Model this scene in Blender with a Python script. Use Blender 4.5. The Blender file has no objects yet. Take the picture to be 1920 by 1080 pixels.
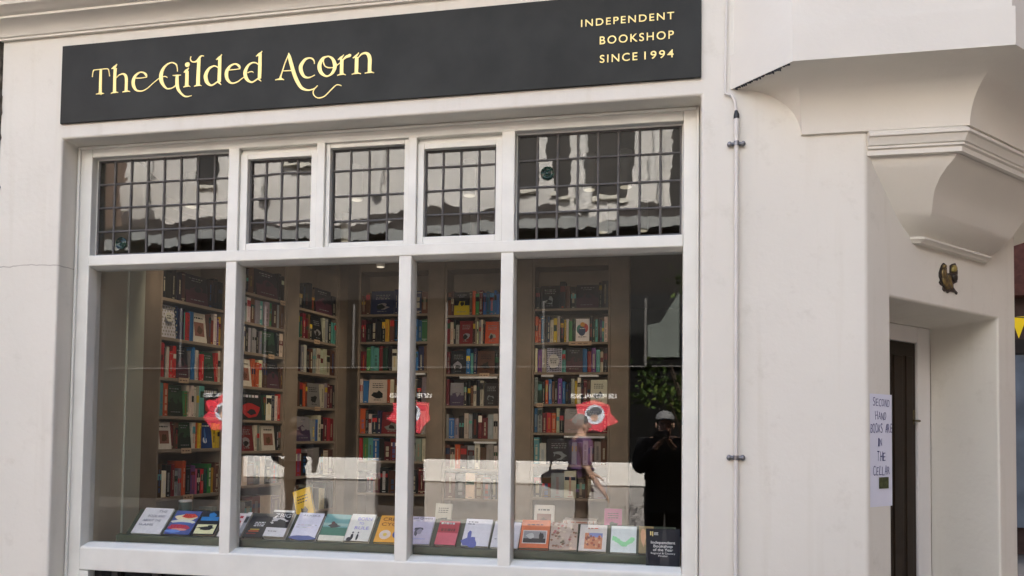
import bpy, bmesh, math, random
from mathutils import Vector, Matrix
C = bpy.context.scene.collection
scene = bpy.context.scene
R = math.radians
random.seed(7)

# ------------------------------------------------------------------ camera, sky, sun, exposure
cam_data = bpy.data.cameras.new('camera')
cam = bpy.data.objects.new('camera', cam_data)
C.objects.link(cam)
_yaw, _pitch, _roll = .1872, .0360, .0120
_f = Vector((-math.sin(_yaw)*math.cos(_pitch), math.cos(_yaw)*math.cos(_pitch), math.sin(_pitch)))
_r = Vector((math.cos(_yaw), math.sin(_yaw), 0)); _u = _r.cross(_f)
_r2 = _r*math.cos(_roll)+_u*math.sin(_roll); _u2 = -_r*math.sin(_roll)+_u*math.cos(_roll)
_m = Matrix((( _r2.x, _u2.x, -_f.x, 0), (_r2.y, _u2.y, -_f.y, -3.6), (_r2.z, _u2.z, -_f.z, 1.65), (0, 0, 0, 1)))
cam.matrix_world = _m
cam_data.sensor_width = 36
cam_data.lens = 1430/1920*36
cam_data.shift_y = (760.05-540)/1920
cam_data.clip_start = .05
cam_data.clip_end = 400
scene.camera = cam

SUN_EL, SUN_AZ = 42, 8          # degrees; the sun stands behind the shop, the shopfront is in open shade
world = bpy.data.worlds.new('World'); scene.world = world
world.use_nodes = True
nt = world.node_tree; nt.nodes.clear()
sky = nt.nodes.new('ShaderNodeTexSky'); sky.sky_type = 'NISHITA'; sky.sun_disc = False
sky.sun_elevation = R(SUN_EL); sky.sun_rotation = R(SUN_AZ)
sky.dust_density = 3.0
bg = nt.nodes.new('ShaderNodeBackground'); bg.inputs['Strength'].default_value = .15
wo = nt.nodes.new('ShaderNodeOutputWorld')
nt.links.new(sky.outputs[0], bg.inputs[0]); nt.links.new(bg.outputs[0], wo.inputs[0])
sun_data = bpy.data.lights.new('sun', 'SUN'); sun_data.energy = 5.0; sun_data.angle = R(.5)
sun_data.color = (1, .95, .87)
sun = bpy.data.objects.new('sun', sun_data); C.objects.link(sun)
_sd = Vector((math.sin(R(SUN_AZ))*math.cos(R(SUN_EL)), math.cos(R(SUN_AZ))*math.cos(R(SUN_EL)), math.sin(R(SUN_EL))))
sun.rotation_euler = _sd.to_track_quat('Z', 'Y').to_euler()
sun.location = (0, 20, 30)
scene.view_settings.view_transform = 'Standard'
scene.view_settings.look = 'None'
scene.view_settings.exposure = 2.55
scene.view_settings.gamma = 1

# ------------------------------------------------------------------ helpers
def lin(c):
    return tuple((v/12.92 if v <= .04045 else ((v+.055)/1.055)**2.4) for v in c)

def mat(name, col, rough=.6, spec=.3, noise=0, nscale=6, bump=0, bscale=60, metal=0, col2=None, detail=6):
    m = bpy.data.materials.new(name); m.use_nodes = True
    t = m.node_tree; b = t.nodes['Principled BSDF']
    b.inputs['Base Color'].default_value = (*col, 1)
    b.inputs['Roughness'].default_value = rough
    b.inputs['Specular IOR Level'].default_value = spec
    b.inputs['Metallic'].default_value = metal
    tc = t.nodes.new('ShaderNodeTexCoord')
    if noise or col2:
        n = t.nodes.new('ShaderNodeTexNoise'); n.inputs['Scale'].default_value = nscale; n.inputs['Detail'].default_value = detail
        t.links.new(tc.outputs['Object'], n.inputs['Vector'])
        cr = t.nodes.new('ShaderNodeValToRGB')
        c2 = col2 if col2 else tuple(v*(1-noise) for v in col)
        cr.color_ramp.elements[0].position = .32; cr.color_ramp.elements[1].position = .68
        cr.color_ramp.elements[0].color = (*c2, 1); cr.color_ramp.elements[1].color = (*col, 1)
        t.links.new(n.outputs['Fac'], cr.inputs['Fac']); t.links.new(cr.outputs['Color'], b.inputs['Base Color'])
    if bump:
        n2 = t.nodes.new('ShaderNodeTexNoise'); n2.inputs['Scale'].default_value = bscale; n2.inputs['Detail'].default_value = 5
        t.links.new(tc.outputs['Object'], n2.inputs['Vector'])
        bp = t.nodes.new('ShaderNodeBump'); bp.inputs['Strength'].default_value = bump; bp.inputs['Distance'].default_value = .01
        t.links.new(n2.outputs['Fac'], bp.inputs['Height']); t.links.new(bp.outputs['Normal'], b.inputs['Normal'])
    return m

def attr_mat(name, rough=.5, spec=.35):
    m = bpy.data.materials.new(name); m.use_nodes = True
    t = m.node_tree; b = t.nodes['Principled BSDF']
    a = t.nodes.new('ShaderNodeAttribute'); a.attribute_name = 'Col'
    tc = t.nodes.new('ShaderNodeTexCoord')
    n = t.nodes.new('ShaderNodeTexNoise'); n.inputs['Scale'].default_value = 40; n.inputs['Detail'].default_value = 4
    t.links.new(tc.outputs['Object'], n.inputs['Vector'])
    mr = t.nodes.new('ShaderNodeMapRange'); mr.inputs['To Min'].default_value = .8; mr.inputs['To Max'].default_value = 1.12
    t.links.new(n.outputs['Fac'], mr.inputs['Value'])
    mx = t.nodes.new('ShaderNodeVectorMath'); mx.operation = 'SCALE'
    t.links.new(a.outputs['Color'], mx.inputs[0]); t.links.new(mr.outputs['Result'], mx.inputs['Scale'])
    t.links.new(mx.outputs['Vector'], b.inputs['Base Color'])
    b.inputs['Roughness'].default_value = rough; b.inputs['Specular IOR Level'].default_value = spec
    return m

def glass_mat(name, tint=(.93, .95, .94), wave=0, wscale=3, f0=.047, rough=0.0):
    m = bpy.data.materials.new(name); m.use_nodes = True
    t = m.node_tree; t.nodes.clear()
    out = t.nodes.new('ShaderNodeOutputMaterial')
    tr = t.nodes.new('ShaderNodeBsdfTransparent'); tr.inputs[0].default_value = (*tint, 1)
    gl = t.nodes.new('ShaderNodeBsdfGlossy'); gl.inputs['Roughness'].default_value = rough
    lw = t.nodes.new('ShaderNodeLayerWeight'); lw.inputs['Blend'].default_value = .5
    p = t.nodes.new('ShaderNodeMath'); p.operation = 'POWER'; p.inputs[1].default_value = 5
    s = t.nodes.new('ShaderNodeMath'); s.operation = 'MULTIPLY_ADD'; s.inputs[1].default_value = .95; s.inputs[2].default_value = f0
    mx = t.nodes.new('ShaderNodeMixShader')
    t.links.new(lw.outputs['Facing'], p.inputs[0]); t.links.new(p.outputs[0], s.inputs[0])
    t.links.new(s.outputs[0], mx.inputs[0]); t.links.new(tr.outputs[0], mx.inputs[1]); t.links.new(gl.outputs[0], mx.inputs[2])
    if wave:
        tc = t.nodes.new('ShaderNodeTexCoord')
        n = t.nodes.new('ShaderNodeTexNoise'); n.inputs['Scale'].default_value = wscale; n.inputs['Detail'].default_value = 2
        t.links.new(tc.outputs['Object'], n.inputs['Vector'])
        b = t.nodes.new('ShaderNodeBump'); b.inputs['Strength'].default_value = 1; b.inputs['Distance'].default_value = wave
        t.links.new(n.outputs['Fac'], b.inputs['Height'])
        t.links.new(b.outputs['Normal'], gl.inputs['Normal'])
    t.links.new(mx.outputs[0], out.inputs[0])
    return m

class MB:
    """collects faces with a material index or a colour; build() links ONE mesh object"""
    def __init__(s): s.v = []; s.f = []; s.mi = []; s.c = []; s.sm = []
    def face(s, pts, mi=0, c=None, smooth=False):
        n = len(s.v); s.v += [tuple(p) for p in pts]; s.f.append(tuple(range(n, n+len(pts)))); s.mi.append(mi); s.c.append(c); s.sm.append(smooth)
    def grid(s, rings, mi=0, c=None, closed=False, smooth=True, capa=False, capb=False):
        n0 = len(s.v); k = len(rings[0])
        for r in rings: s.v += [tuple(p) for p in r]
        for i in range(len(rings)-1):
            for j in range(k if closed else k-1):
                j2 = (j+1) % k
                s.f.append((n0+i*k+j, n0+i*k+j2, n0+(i+1)*k+j2, n0+(i+1)*k+j)); s.mi.append(mi); s.c.append(c); s.sm.append(smooth)
        if capa: s.f.append(tuple(n0+j for j in reversed(range(k)))); s.mi.append(mi); s.c.append(c); s.sm.append(False)
        if capb: s.f.append(tuple(n0+(len(rings)-1)*k+j for j in range(k))); s.mi.append(mi); s.c.append(c); s.sm.append(False)
    def box(s, x0, x1, y0, y1, z0, z1, mi=0, c=None, M=None):
        p = [Vector(q) for q in ((x0,y0,z0),(x1,y0,z0),(x1,y1,z0),(x0,y1,z0),(x0,y0,z1),(x1,y0,z1),(x1,y1,z1),(x0,y1,z1))]
        if M: p = [M @ q for q in p]
        n = len(s.v); s.v += [tuple(q) for q in p]
        for f in ((0,3,2,1),(4,5,6,7),(0,1,5,4),(1,2,6,5),(2,3,7,6),(3,0,4,7)):
            s.f.append(tuple(n+i for i in f)); s.mi.append(mi); s.c.append(c); s.sm.append(False)
    def prism(s, poly, a, b, fn, mi=0, c=None):
        """poly of 2D points, extruded from a to b; fn(u, v, w) gives the 3D point"""
        lo = [fn(u, v, a) for u, v in poly]; hi = [fn(u, v, b) for u, v in poly]
        s.grid([lo, hi], mi, c, closed=True, smooth=False, capa=True, capb=True)
    def tube(s, pts, r, seg=10, mi=0, c=None, cap=True):
        pts = [Vector(p) for p in pts]; rr = r if isinstance(r, (list, tuple)) else [r]*len(pts)
        rings = []; prev = None
        for i, p in enumerate(pts):
            d = (pts[min(i+1, len(pts)-1)]-pts[max(i-1, 0)]).normalized()
            if prev is None: a = d.orthogonal().normalized()
            else: a = (prev-d*prev.dot(d)).normalized()
            prev = a; b = d.cross(a)
            rings.append([p+(a*math.cos(t)+b*math.sin(t))*rr[i] for t in (2*math.pi*k/seg for k in range(seg))])
        s.grid(rings, mi, c, closed=True, capa=cap, capb=cap)
    def ellipsoid(s, ce, rx, ry, rz, mi=0, c=None, seg=14, n=8, M=None, t0=0, t1=math.pi):
        ce = Vector(ce); rings = []
        for i in range(n+1):
            th = t0+(t1-t0)*i/n
            ring = []
            for k in range(seg):
                ph = 2*math.pi*k/seg
                q = Vector((rx*math.sin(th)*math.cos(ph), ry*math.sin(th)*math.sin(ph), rz*math.cos(th)))
                if M: q = M @ q
                ring.append(ce+q)
            rings.append(ring)
        s.grid(rings, mi, c, closed=True)
    def mesh(s, name, mats, sharp=40):
        me = bpy.data.meshes.new(name); me.from_pydata(s.v, [], s.f)
        for m in (mats if isinstance(mats, (list, tuple)) else [mats]): me.materials.append(m)
        me.polygons.foreach_set('material_index', s.mi); me.polygons.foreach_set('use_smooth', s.sm)
        if any(c is not None for c in s.c):
            ca = me.color_attributes.new('Col', 'FLOAT_COLOR', 'CORNER')
            buf = []
            for p, c in zip(me.polygons, s.c):
                cc = tuple(c) if c is not None else (.5, .5, .5)
                for _ in p.loop_indices: buf += [cc[0], cc[1], cc[2], 1]
            ca.data.foreach_set('color', buf)
        if any(s.sm): me.set_sharp_from_angle(angle=R(sharp))
        me.update()
        return me
    def build(s, name, mats, parent=None, sharp=40, fixn=False):
        me = s.mesh(name, mats, sharp)
        if fixn:
            bm = bmesh.new(); bm.from_mesh(me); bmesh.ops.recalc_face_normals(bm, faces=bm.faces); bm.to_mesh(me); bm.free()
        o = bpy.data.objects.new(name, me); C.objects.link(o)
        if parent: o.parent = parent
        return o

def thing(name, label, cat, loc=(0,0,0), rot=(0,0,0), group=None):
    o = bpy.data.objects.new(name, None); C.objects.link(o)
    o.location = loc; o.rotation_euler = rot; o.empty_display_size = .1
    o['label'] = label; o['category'] = cat
    if group: o['group'] = group
    return o

def tag(o, label, cat, group=None, kind=None):
    o['label'] = label; o['category'] = cat
    if group: o['group'] = group
    if kind: o['kind'] = kind
    return o

def bevel(o, w, seg=2, ang=35):
    m = o.modifiers.new('bevel', 'BEVEL'); m.width = w; m.segments = seg; m.limit_method = 'ANGLE'; m.angle_limit = R(ang)
    m.harden_normals = False
    return o

def text_mesh(name, s, material, parent=None, width=None, height=None, loc=(0,0,0), rot=(0,0,0), space=1.0, extr=.0008, align='LEFT', shear=0, jitter=0, bold=0):
    """lettering as a mesh: cap height = height, scaled across to width"""
    cu = bpy.data.curves.new(name, 'FONT'); cu.body = s; cu.size = 1; cu.space_character = space; cu.extrude = .01; cu.shear = shear
    cu.offset = bold
    o = bpy.data.objects.new(name, cu); C.objects.link(o)
    dg = bpy.context.evaluated_depsgraph_get(); me = bpy.data.meshes.new_from_object(o.evaluated_get(dg))
    bpy.data.objects.remove(o); bpy.data.curves.remove(cu)
    xs = [v.co.x for v in me.vertices]; x0, x1 = min(xs), max(xs)
    cap = .73
    sy = (height or .1)/cap
    sx = sy if width is None else width/(x1-x0)
    w = (x1-x0)*sx
    off = 0 if align == 'LEFT' else (-w/2 if align == 'CENTER' else -w)
    for v in me.vertices:
        z = extr if v.co.z > 0 else -extr*.2
        v.co = ((v.co.x-x0)*sx+off, v.co.y*sy, z)
    me.materials.clear(); me.materials.append(material)
    ob = bpy.data.objects.new(name, me); C.objects.link(ob)
    ob.location = loc; ob.rotation_euler = rot
    if parent: ob.parent = parent
    return ob

def catmull(pts, n=7):
    P = [pts[0]]+list(pts)+[pts[-1]]; out = []
    for i in range(1, len(P)-2):
        for k in range(n):
            t = k/n
            out.append(tuple(.5*(2*P[i][j]+(P[i+1][j]-P[i-1][j])*t+(2*P[i-1][j]-5*P[i][j]+4*P[i+1][j]-P[i+2][j])*t*t+(3*P[i][j]-P[i-1][j]-3*P[i+1][j]+P[i+2][j])*t**3) for j in range(len(pts[0]))))
    out.append(tuple(pts[-1])); return out

# ------------------------------------------------------------------ materials
def wall_material():
    m = mat('white_render', (.735, .705, .625), rough=.75, spec=.2, noise=.07, nscale=1.7, bump=.14, bscale=38)
    t = m.node_tree; b = t.nodes['Principled BSDF']
    src = b.inputs['Base Color'].links[0].from_socket
    tc = t.nodes.new('ShaderNodeTexCoord')
    # grubby marks
    n = t.nodes.new('ShaderNodeTexNoise'); n.inputs['Scale'].default_value = 7; n.inputs['Detail'].default_value = 9; n.inputs['Roughness'].default_value = .72
    t.links.new(tc.outputs['Object'], n.inputs['Vector'])
    cr = t.nodes.new('ShaderNodeValToRGB'); cr.color_ramp.elements[0].position = .57; cr.color_ramp.elements[1].position = .80
    cr.color_ramp.elements[0].color = (1, 1, 1, 1); cr.color_ramp.elements[1].color = (.87, .86, .84, 1)
    t.links.new(n.outputs['Fac'], cr.inputs['Fac'])
    mu = t.nodes.new('ShaderNodeMix'); mu.data_type = 'RGBA'; mu.blend_type = 'MULTIPLY'; mu.inputs['Factor'].default_value = 1
    t.links.new(src, mu.inputs['A']); t.links.new(cr.outputs['Color'], mu.inputs['B'])
    # rain streaks: noise stretched down the wall
    mp = t.nodes.new('ShaderNodeMapping'); mp.inputs['Scale'].default_value = (9, 9, .55); t.links.new(tc.outputs['Object'], mp.inputs['Vector'])
    n3 = t.nodes.new('ShaderNodeTexNoise'); n3.inputs['Scale'].default_value = 1.6; n3.inputs['Detail'].default_value = 6; t.links.new(mp.outputs[0], n3.inputs['Vector'])
    c3 = t.nodes.new('ShaderNodeValToRGB'); c3.color_ramp.elements[0].position = .56; c3.color_ramp.elements[1].position = .80
    c3.color_ramp.elements[0].color = (1, 1, 1, 1); c3.color_ramp.elements[1].color = (.93, .92, .895, 1); t.links.new(n3.outputs['Fac'], c3.inputs['Fac'])
    m3 = t.nodes.new('ShaderNodeMix'); m3.data_type = 'RGBA'; m3.blend_type = 'MULTIPLY'; m3.inputs['Factor'].default_value = 1
    t.links.new(mu.outputs['Result'], m3.inputs['A']); t.links.new(c3.outputs['Color'], m3.inputs['B']); mu = m3
    # the hairline crack across the left pier
    sp = t.nodes.new('ShaderNodeSeparateXYZ'); t.links.new(tc.outputs['Object'], sp.inputs[0])
    n2 = t.nodes.new('ShaderNodeTexNoise'); n2.inputs['Scale'].default_value = 9; n2.inputs['Detail'].default_value = 3
    t.links.new(tc.outputs['Object'], n2.inputs['Vector'])
    a = t.nodes.new('ShaderNodeMath'); a.operation = 'MULTIPLY_ADD'; a.inputs[1].default_value = .03; a.inputs[2].default_value = -2.523
    t.links.new(n2.outputs['Fac'], a.inputs[0])
    ad = t.nodes.new('ShaderNodeMath'); ad.operation = 'ADD'; t.links.new(sp.outputs['Z'], ad.inputs[0]); t.links.new(a.outputs[0], ad.inputs[1])
    ab = t.nodes.new('ShaderNodeMath'); ab.operation = 'ABSOLUTE'; t.links.new(ad.outputs[0], ab.inputs[0])
    lt = t.nodes.new('ShaderNodeMath'); lt.operation = 'LESS_THAN'; lt.inputs[1].default_value = .0028; t.links.new(ab.outputs[0], lt.inputs[0])
    lx = t.nodes.new('ShaderNodeMath'); lx.operation = 'LESS_THAN'; lx.inputs[1].default_value = -3.0; t.links.new(sp.outputs['X'], lx.inputs[0])
    ml = t.nodes.new('ShaderNodeMath'); ml.operation = 'MULTIPLY'; t.links.new(lt.outputs[0], ml.inputs[0]); t.links.new(lx.outputs[0], ml.inputs[1])
    ms = t.nodes.new('ShaderNodeMath'); ms.operation = 'MULTIPLY'; ms.inputs[1].default_value = .6; t.links.new(ml.outputs[0], ms.inputs[0])
    mk = t.nodes.new('ShaderNodeMix'); mk.data_type = 'RGBA'; t.links.new(ms.outputs[0], mk.inputs['Factor'])
    t.links.new(mu.outputs['Result'], mk.inputs['A']); mk.inputs['B'].default_value = (.3, .26, .22, 1)
    t.links.new(mk.outputs['Result'], b.inputs['Base Color'])
    return m
M_WALL = wall_material()
M_STONEWORK = mat('painted_stone', (.725, .695, .618), .72, .2, .06, 2.2, .12, 42)
M_FRAME = mat('cream_gloss_paint', (.755, .75, .685), .4, .4, .09, 7, .10, 26)
M_DOORFRAME = mat('white_door_paint', (.74, .72, .69), .45, .35, .05, 6)
M_LEAD = mat('lead', (.10, .095, .09), .5, .4, .3, 30, .2, 90)
M_GLASS = glass_mat('window_glass', tint=(.985,.99,.985), rough=.012)
M_OLDGLASS = glass_mat('old_leaded_glass', tint=(.66, .67, .65), wave=.00025, wscale=9, f0=.051)
M_BULL = mat('bottle_green_glass', (.012, .045, .03), .06, .6, .7, 30)
M_BOARD = mat('charcoal_sign_paint', (.034, .036, .0335), .42, .11, .28, 5, .05, 40)
M_GOLD = mat('gold_leaf', (.95, .76, .30), .42, .5, .08, 20, metal=.25)
M_WOOD = mat('taupe_shelf_paint', (.30, .232, .172), .55, .3, .18, 6)
M_PANEL2 = mat('pale_sage_trim', (.70, .71, .58), .5, .3, .06, 3)
M_PANEL = mat('stone_grey_panel', (.74, .68, .52), .6, .25, .08, 3)
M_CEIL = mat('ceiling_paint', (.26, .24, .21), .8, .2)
M_FLOOR = mat('shop_floor_boards', (.42, .33, .24), .5, .3, .3, 4)
M_GREEN = mat('dark_green_paint', (.075, .085, .05), .5, .35, .2, 12)
M_BOOK = attr_mat('book_cover', .42, .4)
M_PAPER = mat('white_paper', (.72, .73, .82), .7, .2, .03, 8)
M_INK = mat('ink', (.05, .055, .17), .7, .2)
M_BLACK = mat('black_plastic', (.02, .02, .02), .45, .4)
M_PIPE = mat('white_pipe', (.68, .65, .60), .45, .3, .08, 10)
M_METAL = mat('grey_metal', (.25, .25, .26), .4, .5, .2, 20, metal=.8)
M_DOOR = mat('dark_olive_door', (.026, .016, .009), .45, .2, .3, 10)
M_BRONZE = mat('aged_bronze', (.15, .11, .035), .35, .5, .5, 30, col2=(.02, .017, .012), metal=.5)
M_TEXTW = mat('white_ink', (.75, .75, .75), .6, .2)
M_DARKIN = mat('dark_interior', (.05, .045, .04), .8, .1)  # near-black base stands in for missing light on the partition and far wall
LETTER_STROKES = [
[(-2.9241,3.4938,0.0008),(-2.9219,3.515,0.0031),(-2.9173,3.528,0.0052),(-2.9061,3.5306,0.0036),(-2.8733,3.5313,0.0031),(-2.8407,3.5314,0.0036),(-2.8301,3.5271,0.0051),(-2.8252,3.5129,0.0036),(-2.8208,3.4899,0.0008)],
[(-2.8739,3.5313,0.0128),(-2.8742,3.4713,0.0144),(-2.8735,3.41,0.0159),(-2.874,3.4015,0.0215)],
[(-2.8984,3.3998,0.0021),(-2.8865,3.4016,0.0056),(-2.8732,3.402,0.0077),(-2.8613,3.4016,0.0056),(-2.8509,3.4004,0.002)],
[(-2.7889,3.5313,0.0163),(-2.7896,3.4676,0.0158),(-2.7894,3.4026,0.0163)],
[(-2.811,3.5298,0.0015),(-2.7964,3.5346,0.0107),(-2.786,3.543,0.0087),(-2.7793,3.5518,0.001)],
[(-2.8094,3.3987,0.002),(-2.7982,3.4013,0.0061),(-2.7894,3.4026,0.0081),(-2.7785,3.4026,0.0061),(-2.7681,3.3997,0.002)],
[(-2.7797,3.4796,0.003),(-2.7654,3.491,0.0051),(-2.745,3.4966,0.0071),(-2.7301,3.4896,0.0121),(-2.7219,3.4731,0.0152),(-2.7202,3.4412,0.0152),(-2.7212,3.4026,0.0157)],
[(-2.7423,3.3999,0.002),(-2.7315,3.4018,0.0061),(-2.7206,3.4026,0.0076),(-2.7095,3.4023,0.0056),(-2.6983,3.3994,0.002)],
[(-2.6679,3.4682,0.0035),(-2.6358,3.4665,0.003),(-2.6016,3.4687,0.0035)],
[(-2.6034,3.4699,0.0065),(-2.6073,3.4815,0.0105),(-2.6207,3.4933,0.0075),(-2.6397,3.4974,0.0055),(-2.6584,3.4899,0.0101),(-2.6745,3.4721,0.0156),(-2.681,3.4488,0.0171),(-2.6761,3.4247,0.0156),(-2.6614,3.4046,0.0095),(-2.6394,3.3978,0.006),(-2.6162,3.4005,0.005),(-2.5934,3.412,0.0045),(-2.5652,3.4336,0.004),(-2.5313,3.4573,0.0035)],
[(-2.5114,3.4634,0.0035),(-2.4956,3.4643,0.0035),(-2.4831,3.4565,0.0012)],
[(-2.4268,3.4846,0.0007),(-2.4282,3.5043,0.0044),(-2.4345,3.5213,0.0069),(-2.4505,3.5314,0.0054),(-2.4677,3.5336,0.0054),(-2.4903,3.5236,0.0084),(-2.5092,3.5041,0.0139),(-2.5196,3.4761,0.0188),(-2.5181,3.4471,0.0188),(-2.5067,3.4227,0.0144),(-2.4894,3.4031,0.0084),(-2.4721,3.3979,0.0059),(-2.4493,3.4027,0.0054),(-2.4312,3.4158,0.0064)],
[(-2.4527,3.4662,0.0015),(-2.4398,3.4647,0.0054),(-2.427,3.4637,0.0074),(-2.417,3.4648,0.0049),(-2.4062,3.4653,0.0015)],
[(-2.4273,3.4617,0.015),(-2.4273,3.4394,0.0168),(-2.4258,3.4137,0.0168),(-2.4189,3.3909,0.0138),(-2.4043,3.3708,0.0102),(-2.3847,3.3541,0.0078),(-2.3655,3.3495,0.006),(-2.3414,3.3529,0.0012)],
[(-2.3709,3.5281,0.003),(-2.3708,3.5249,0.0185),(-2.3706,3.5163,0.0245),(-2.3703,3.5077,0.0185),(-2.3702,3.5041,0.003)],
[(-2.372,3.4829,0.0167),(-2.371,3.4383,0.0173),(-2.3714,3.4049,0.0179)],
[(-2.3902,3.4773,0.0015),(-2.3782,3.4834,0.012),(-2.3678,3.4922,0.0072),(-2.3624,3.4997,0.0012)],
[(-2.3906,3.4,0.0018),(-2.3803,3.4031,0.0066),(-2.3713,3.4043,0.009),(-2.3613,3.4045,0.0066),(-2.3511,3.3999,0.0018)],
[(-2.3056,3.5413,0.016),(-2.3076,3.4684,0.0178),(-2.3078,3.405,0.0184)],
[(-2.351,3.5577,0.0015),(-2.3548,3.5437,0.0048),(-2.3468,3.5306,0.0054),(-2.3294,3.5273,0.006),(-2.314,3.5334,0.0101),(-2.3007,3.5489,0.0089),(-2.2916,3.5554,0.0047),(-2.2791,3.5535,0.0012)],
[(-2.3297,3.3996,0.0018),(-2.3188,3.4026,0.0065),(-2.3078,3.4044,0.0089),(-2.2974,3.4036,0.0065),(-2.2877,3.3997,0.0018)],
[(-2.1978,3.4868,0.0053),(-2.2099,3.495,0.0053),(-2.2254,3.4968,0.0065),(-2.249,3.4845,0.0118),(-2.264,3.4587,0.0183),(-2.2647,3.4366,0.0189),(-2.2555,3.4138,0.0159),(-2.238,3.3998,0.0094),(-2.2226,3.4002,0.0071),(-2.1991,3.4143,0.0059)],
[(-2.189,3.5398,0.0159),(-2.1886,3.475,0.017),(-2.1892,3.4246,0.017),(-2.1881,3.4119,0.0153)],
[(-2.2005,3.4153,0.0059),(-2.187,3.4061,0.0065),(-2.1782,3.397,0.0012)],
[(-2.2099,3.5291,0.0015),(-2.1941,3.5361,0.0112),(-2.1841,3.5448,0.007),(-2.1786,3.5544,0.0012)],
[(-2.1412,3.4697,0.0041),(-2.1056,3.4695,0.0035),(-2.0736,3.4717,0.0041)],
[(-2.0754,3.4731,0.007),(-2.0797,3.4844,0.011),(-2.0928,3.4952,0.0081),(-2.1081,3.498,0.0064),(-2.1282,3.4901,0.0105),(-2.1456,3.4685,0.0164),(-2.1497,3.4468,0.0175),(-2.1443,3.4243,0.0152),(-2.1292,3.4059,0.0099),(-2.1105,3.3998,0.0064),(-2.087,3.4052,0.0052),(-2.0704,3.4156,0.0041),(-2.0522,3.4274,0.0041)],
[(-2.0343,3.4473,0.0035),(-2.021,3.4513,0.004),(-2.0076,3.4515,0.004),(-2.0015,3.4463,0.0012)],
[(-1.9768,3.4866,0.0052),(-1.9887,3.495,0.0052),(-2.0071,3.4971,0.0063),(-2.0286,3.486,0.0104),(-2.0441,3.4606,0.0168),(-2.0458,3.4388,0.0174),(-2.0368,3.4162,0.015),(-2.0197,3.4011,0.0092),(-2.0029,3.398,0.0069),(-1.9765,3.4132,0.0057)],
[(-1.9665,3.5405,0.0149),(-1.9664,3.4733,0.0167),(-1.9669,3.4265,0.0167),(-1.9658,3.4124,0.0149)],
[(-1.9792,3.4149,0.0052),(-1.9657,3.4058,0.0063),(-1.9575,3.3983,0.0011)],
[(-1.9889,3.5289,0.0014),(-1.9737,3.5364,0.0104),(-1.9626,3.5448,0.0063),(-1.9561,3.5524,0.0011)],
[(-1.8106,3.5251,0.0054),(-1.83,3.4823,0.0049),(-1.844,3.4389,0.0054),(-1.8516,3.4158,0.007),(-1.8531,3.4017,0.0152)],
[(-1.8808,3.3997,0.0014),(-1.8657,3.4015,0.006),(-1.8531,3.4017,0.0081),(-1.8421,3.4003,0.006),(-1.8341,3.3962,0.0014)],
[(-1.8441,3.4425,0.0043),(-1.8195,3.4412,0.0038),(-1.7929,3.4409,0.0038)],
[(-1.8117,3.5312,0.0016),(-1.8071,3.51,0.0146),(-1.7935,3.4646,0.0167),(-1.7783,3.4191,0.0172),(-1.7618,3.3825,0.0166),(-1.7393,3.3499,0.0134),(-1.7079,3.3349,0.0075),(-1.6801,3.3367,0.0053),(-1.6648,3.3435,0.0043),(-1.6533,3.3544,0.0011)],
[(-1.6684,3.3403,0.0027),(-1.6761,3.3262,0.0048),(-1.6726,3.3083,0.0043),(-1.6575,3.2946,0.0042),(-1.6389,3.2913,0.0048),(-1.6145,3.2989,0.0048),(-1.5844,3.3253,0.0047),(-1.5604,3.3463,0.0042),(-1.5452,3.3499,0.0042),(-1.5277,3.3439,0.001)],
[(-1.6731,3.4645,0.0011),(-1.6746,3.4787,0.0053),(-1.6852,3.4919,0.0069),(-1.7023,3.4965,0.0064),(-1.7239,3.4894,0.0118),(-1.7414,3.4664,0.0172),(-1.7457,3.449,0.0182),(-1.7405,3.428,0.0166),(-1.7276,3.407,0.0123),(-1.7093,3.3982,0.0075),(-1.6908,3.3997,0.0048),(-1.6693,3.4084,0.0013)],
[(-1.6081,3.4962,0.0058),(-1.628,3.489,0.0122),(-1.6438,3.4645,0.0175),(-1.6454,3.4411,0.0186),(-1.6356,3.4169,0.0149),(-1.6106,3.398,0.0079),(-1.5922,3.4004,0.0074),(-1.5741,3.4151,0.0137),(-1.5646,3.4406,0.0174),(-1.5682,3.4643,0.0163),(-1.5803,3.4852,0.0111),(-1.5974,3.4959,0.0058),(-1.6081,3.4962,0.0058)],
[(-1.6224,3.4892,0.0027),(-1.6257,3.4718,0.0048),(-1.6179,3.4507,0.0048),(-1.5992,3.4399,0.0048),(-1.5731,3.4384,0.0037)],
[(-1.558,3.446,0.0032),(-1.5354,3.4602,0.0037)],
[(-1.5282,3.4786,0.0163),(-1.5288,3.4349,0.0163),(-1.5287,3.4028,0.0168)],
[(-1.5495,3.4754,0.0013),(-1.5353,3.483,0.0095),(-1.5254,3.491,0.0058),(-1.5185,3.4983,0.001)],
[(-1.5517,3.3967,0.0013),(-1.5402,3.4002,0.0058),(-1.5287,3.4017,0.0079),(-1.5174,3.4008,0.0058),(-1.5066,3.3962,0.0013)],
[(-1.525,3.4711,0.0047),(-1.5085,3.4849,0.0105),(-1.4964,3.4889,0.0126),(-1.4868,3.4922,0.0141),(-1.4808,3.4958,0.0037)],
[(-1.4514,3.4811,0.0162),(-1.4514,3.4375,0.0167),(-1.4522,3.4027,0.0167)],
[(-1.4719,3.4779,0.0013),(-1.4575,3.4854,0.0094),(-1.448,3.4934,0.0057),(-1.4409,3.5018,0.001)],
[(-1.4757,3.3967,0.0013),(-1.4642,3.3996,0.0057),(-1.4522,3.401,0.0078),(-1.4416,3.4002,0.0057),(-1.4285,3.396,0.0013)],
[(-1.4422,3.4781,0.0036),(-1.4268,3.4931,0.0073),(-1.4058,3.4969,0.0099),(-1.3905,3.4863,0.0155),(-1.3835,3.4655,0.0171),(-1.3835,3.4351,0.0166),(-1.3834,3.4009,0.0166)],
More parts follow.
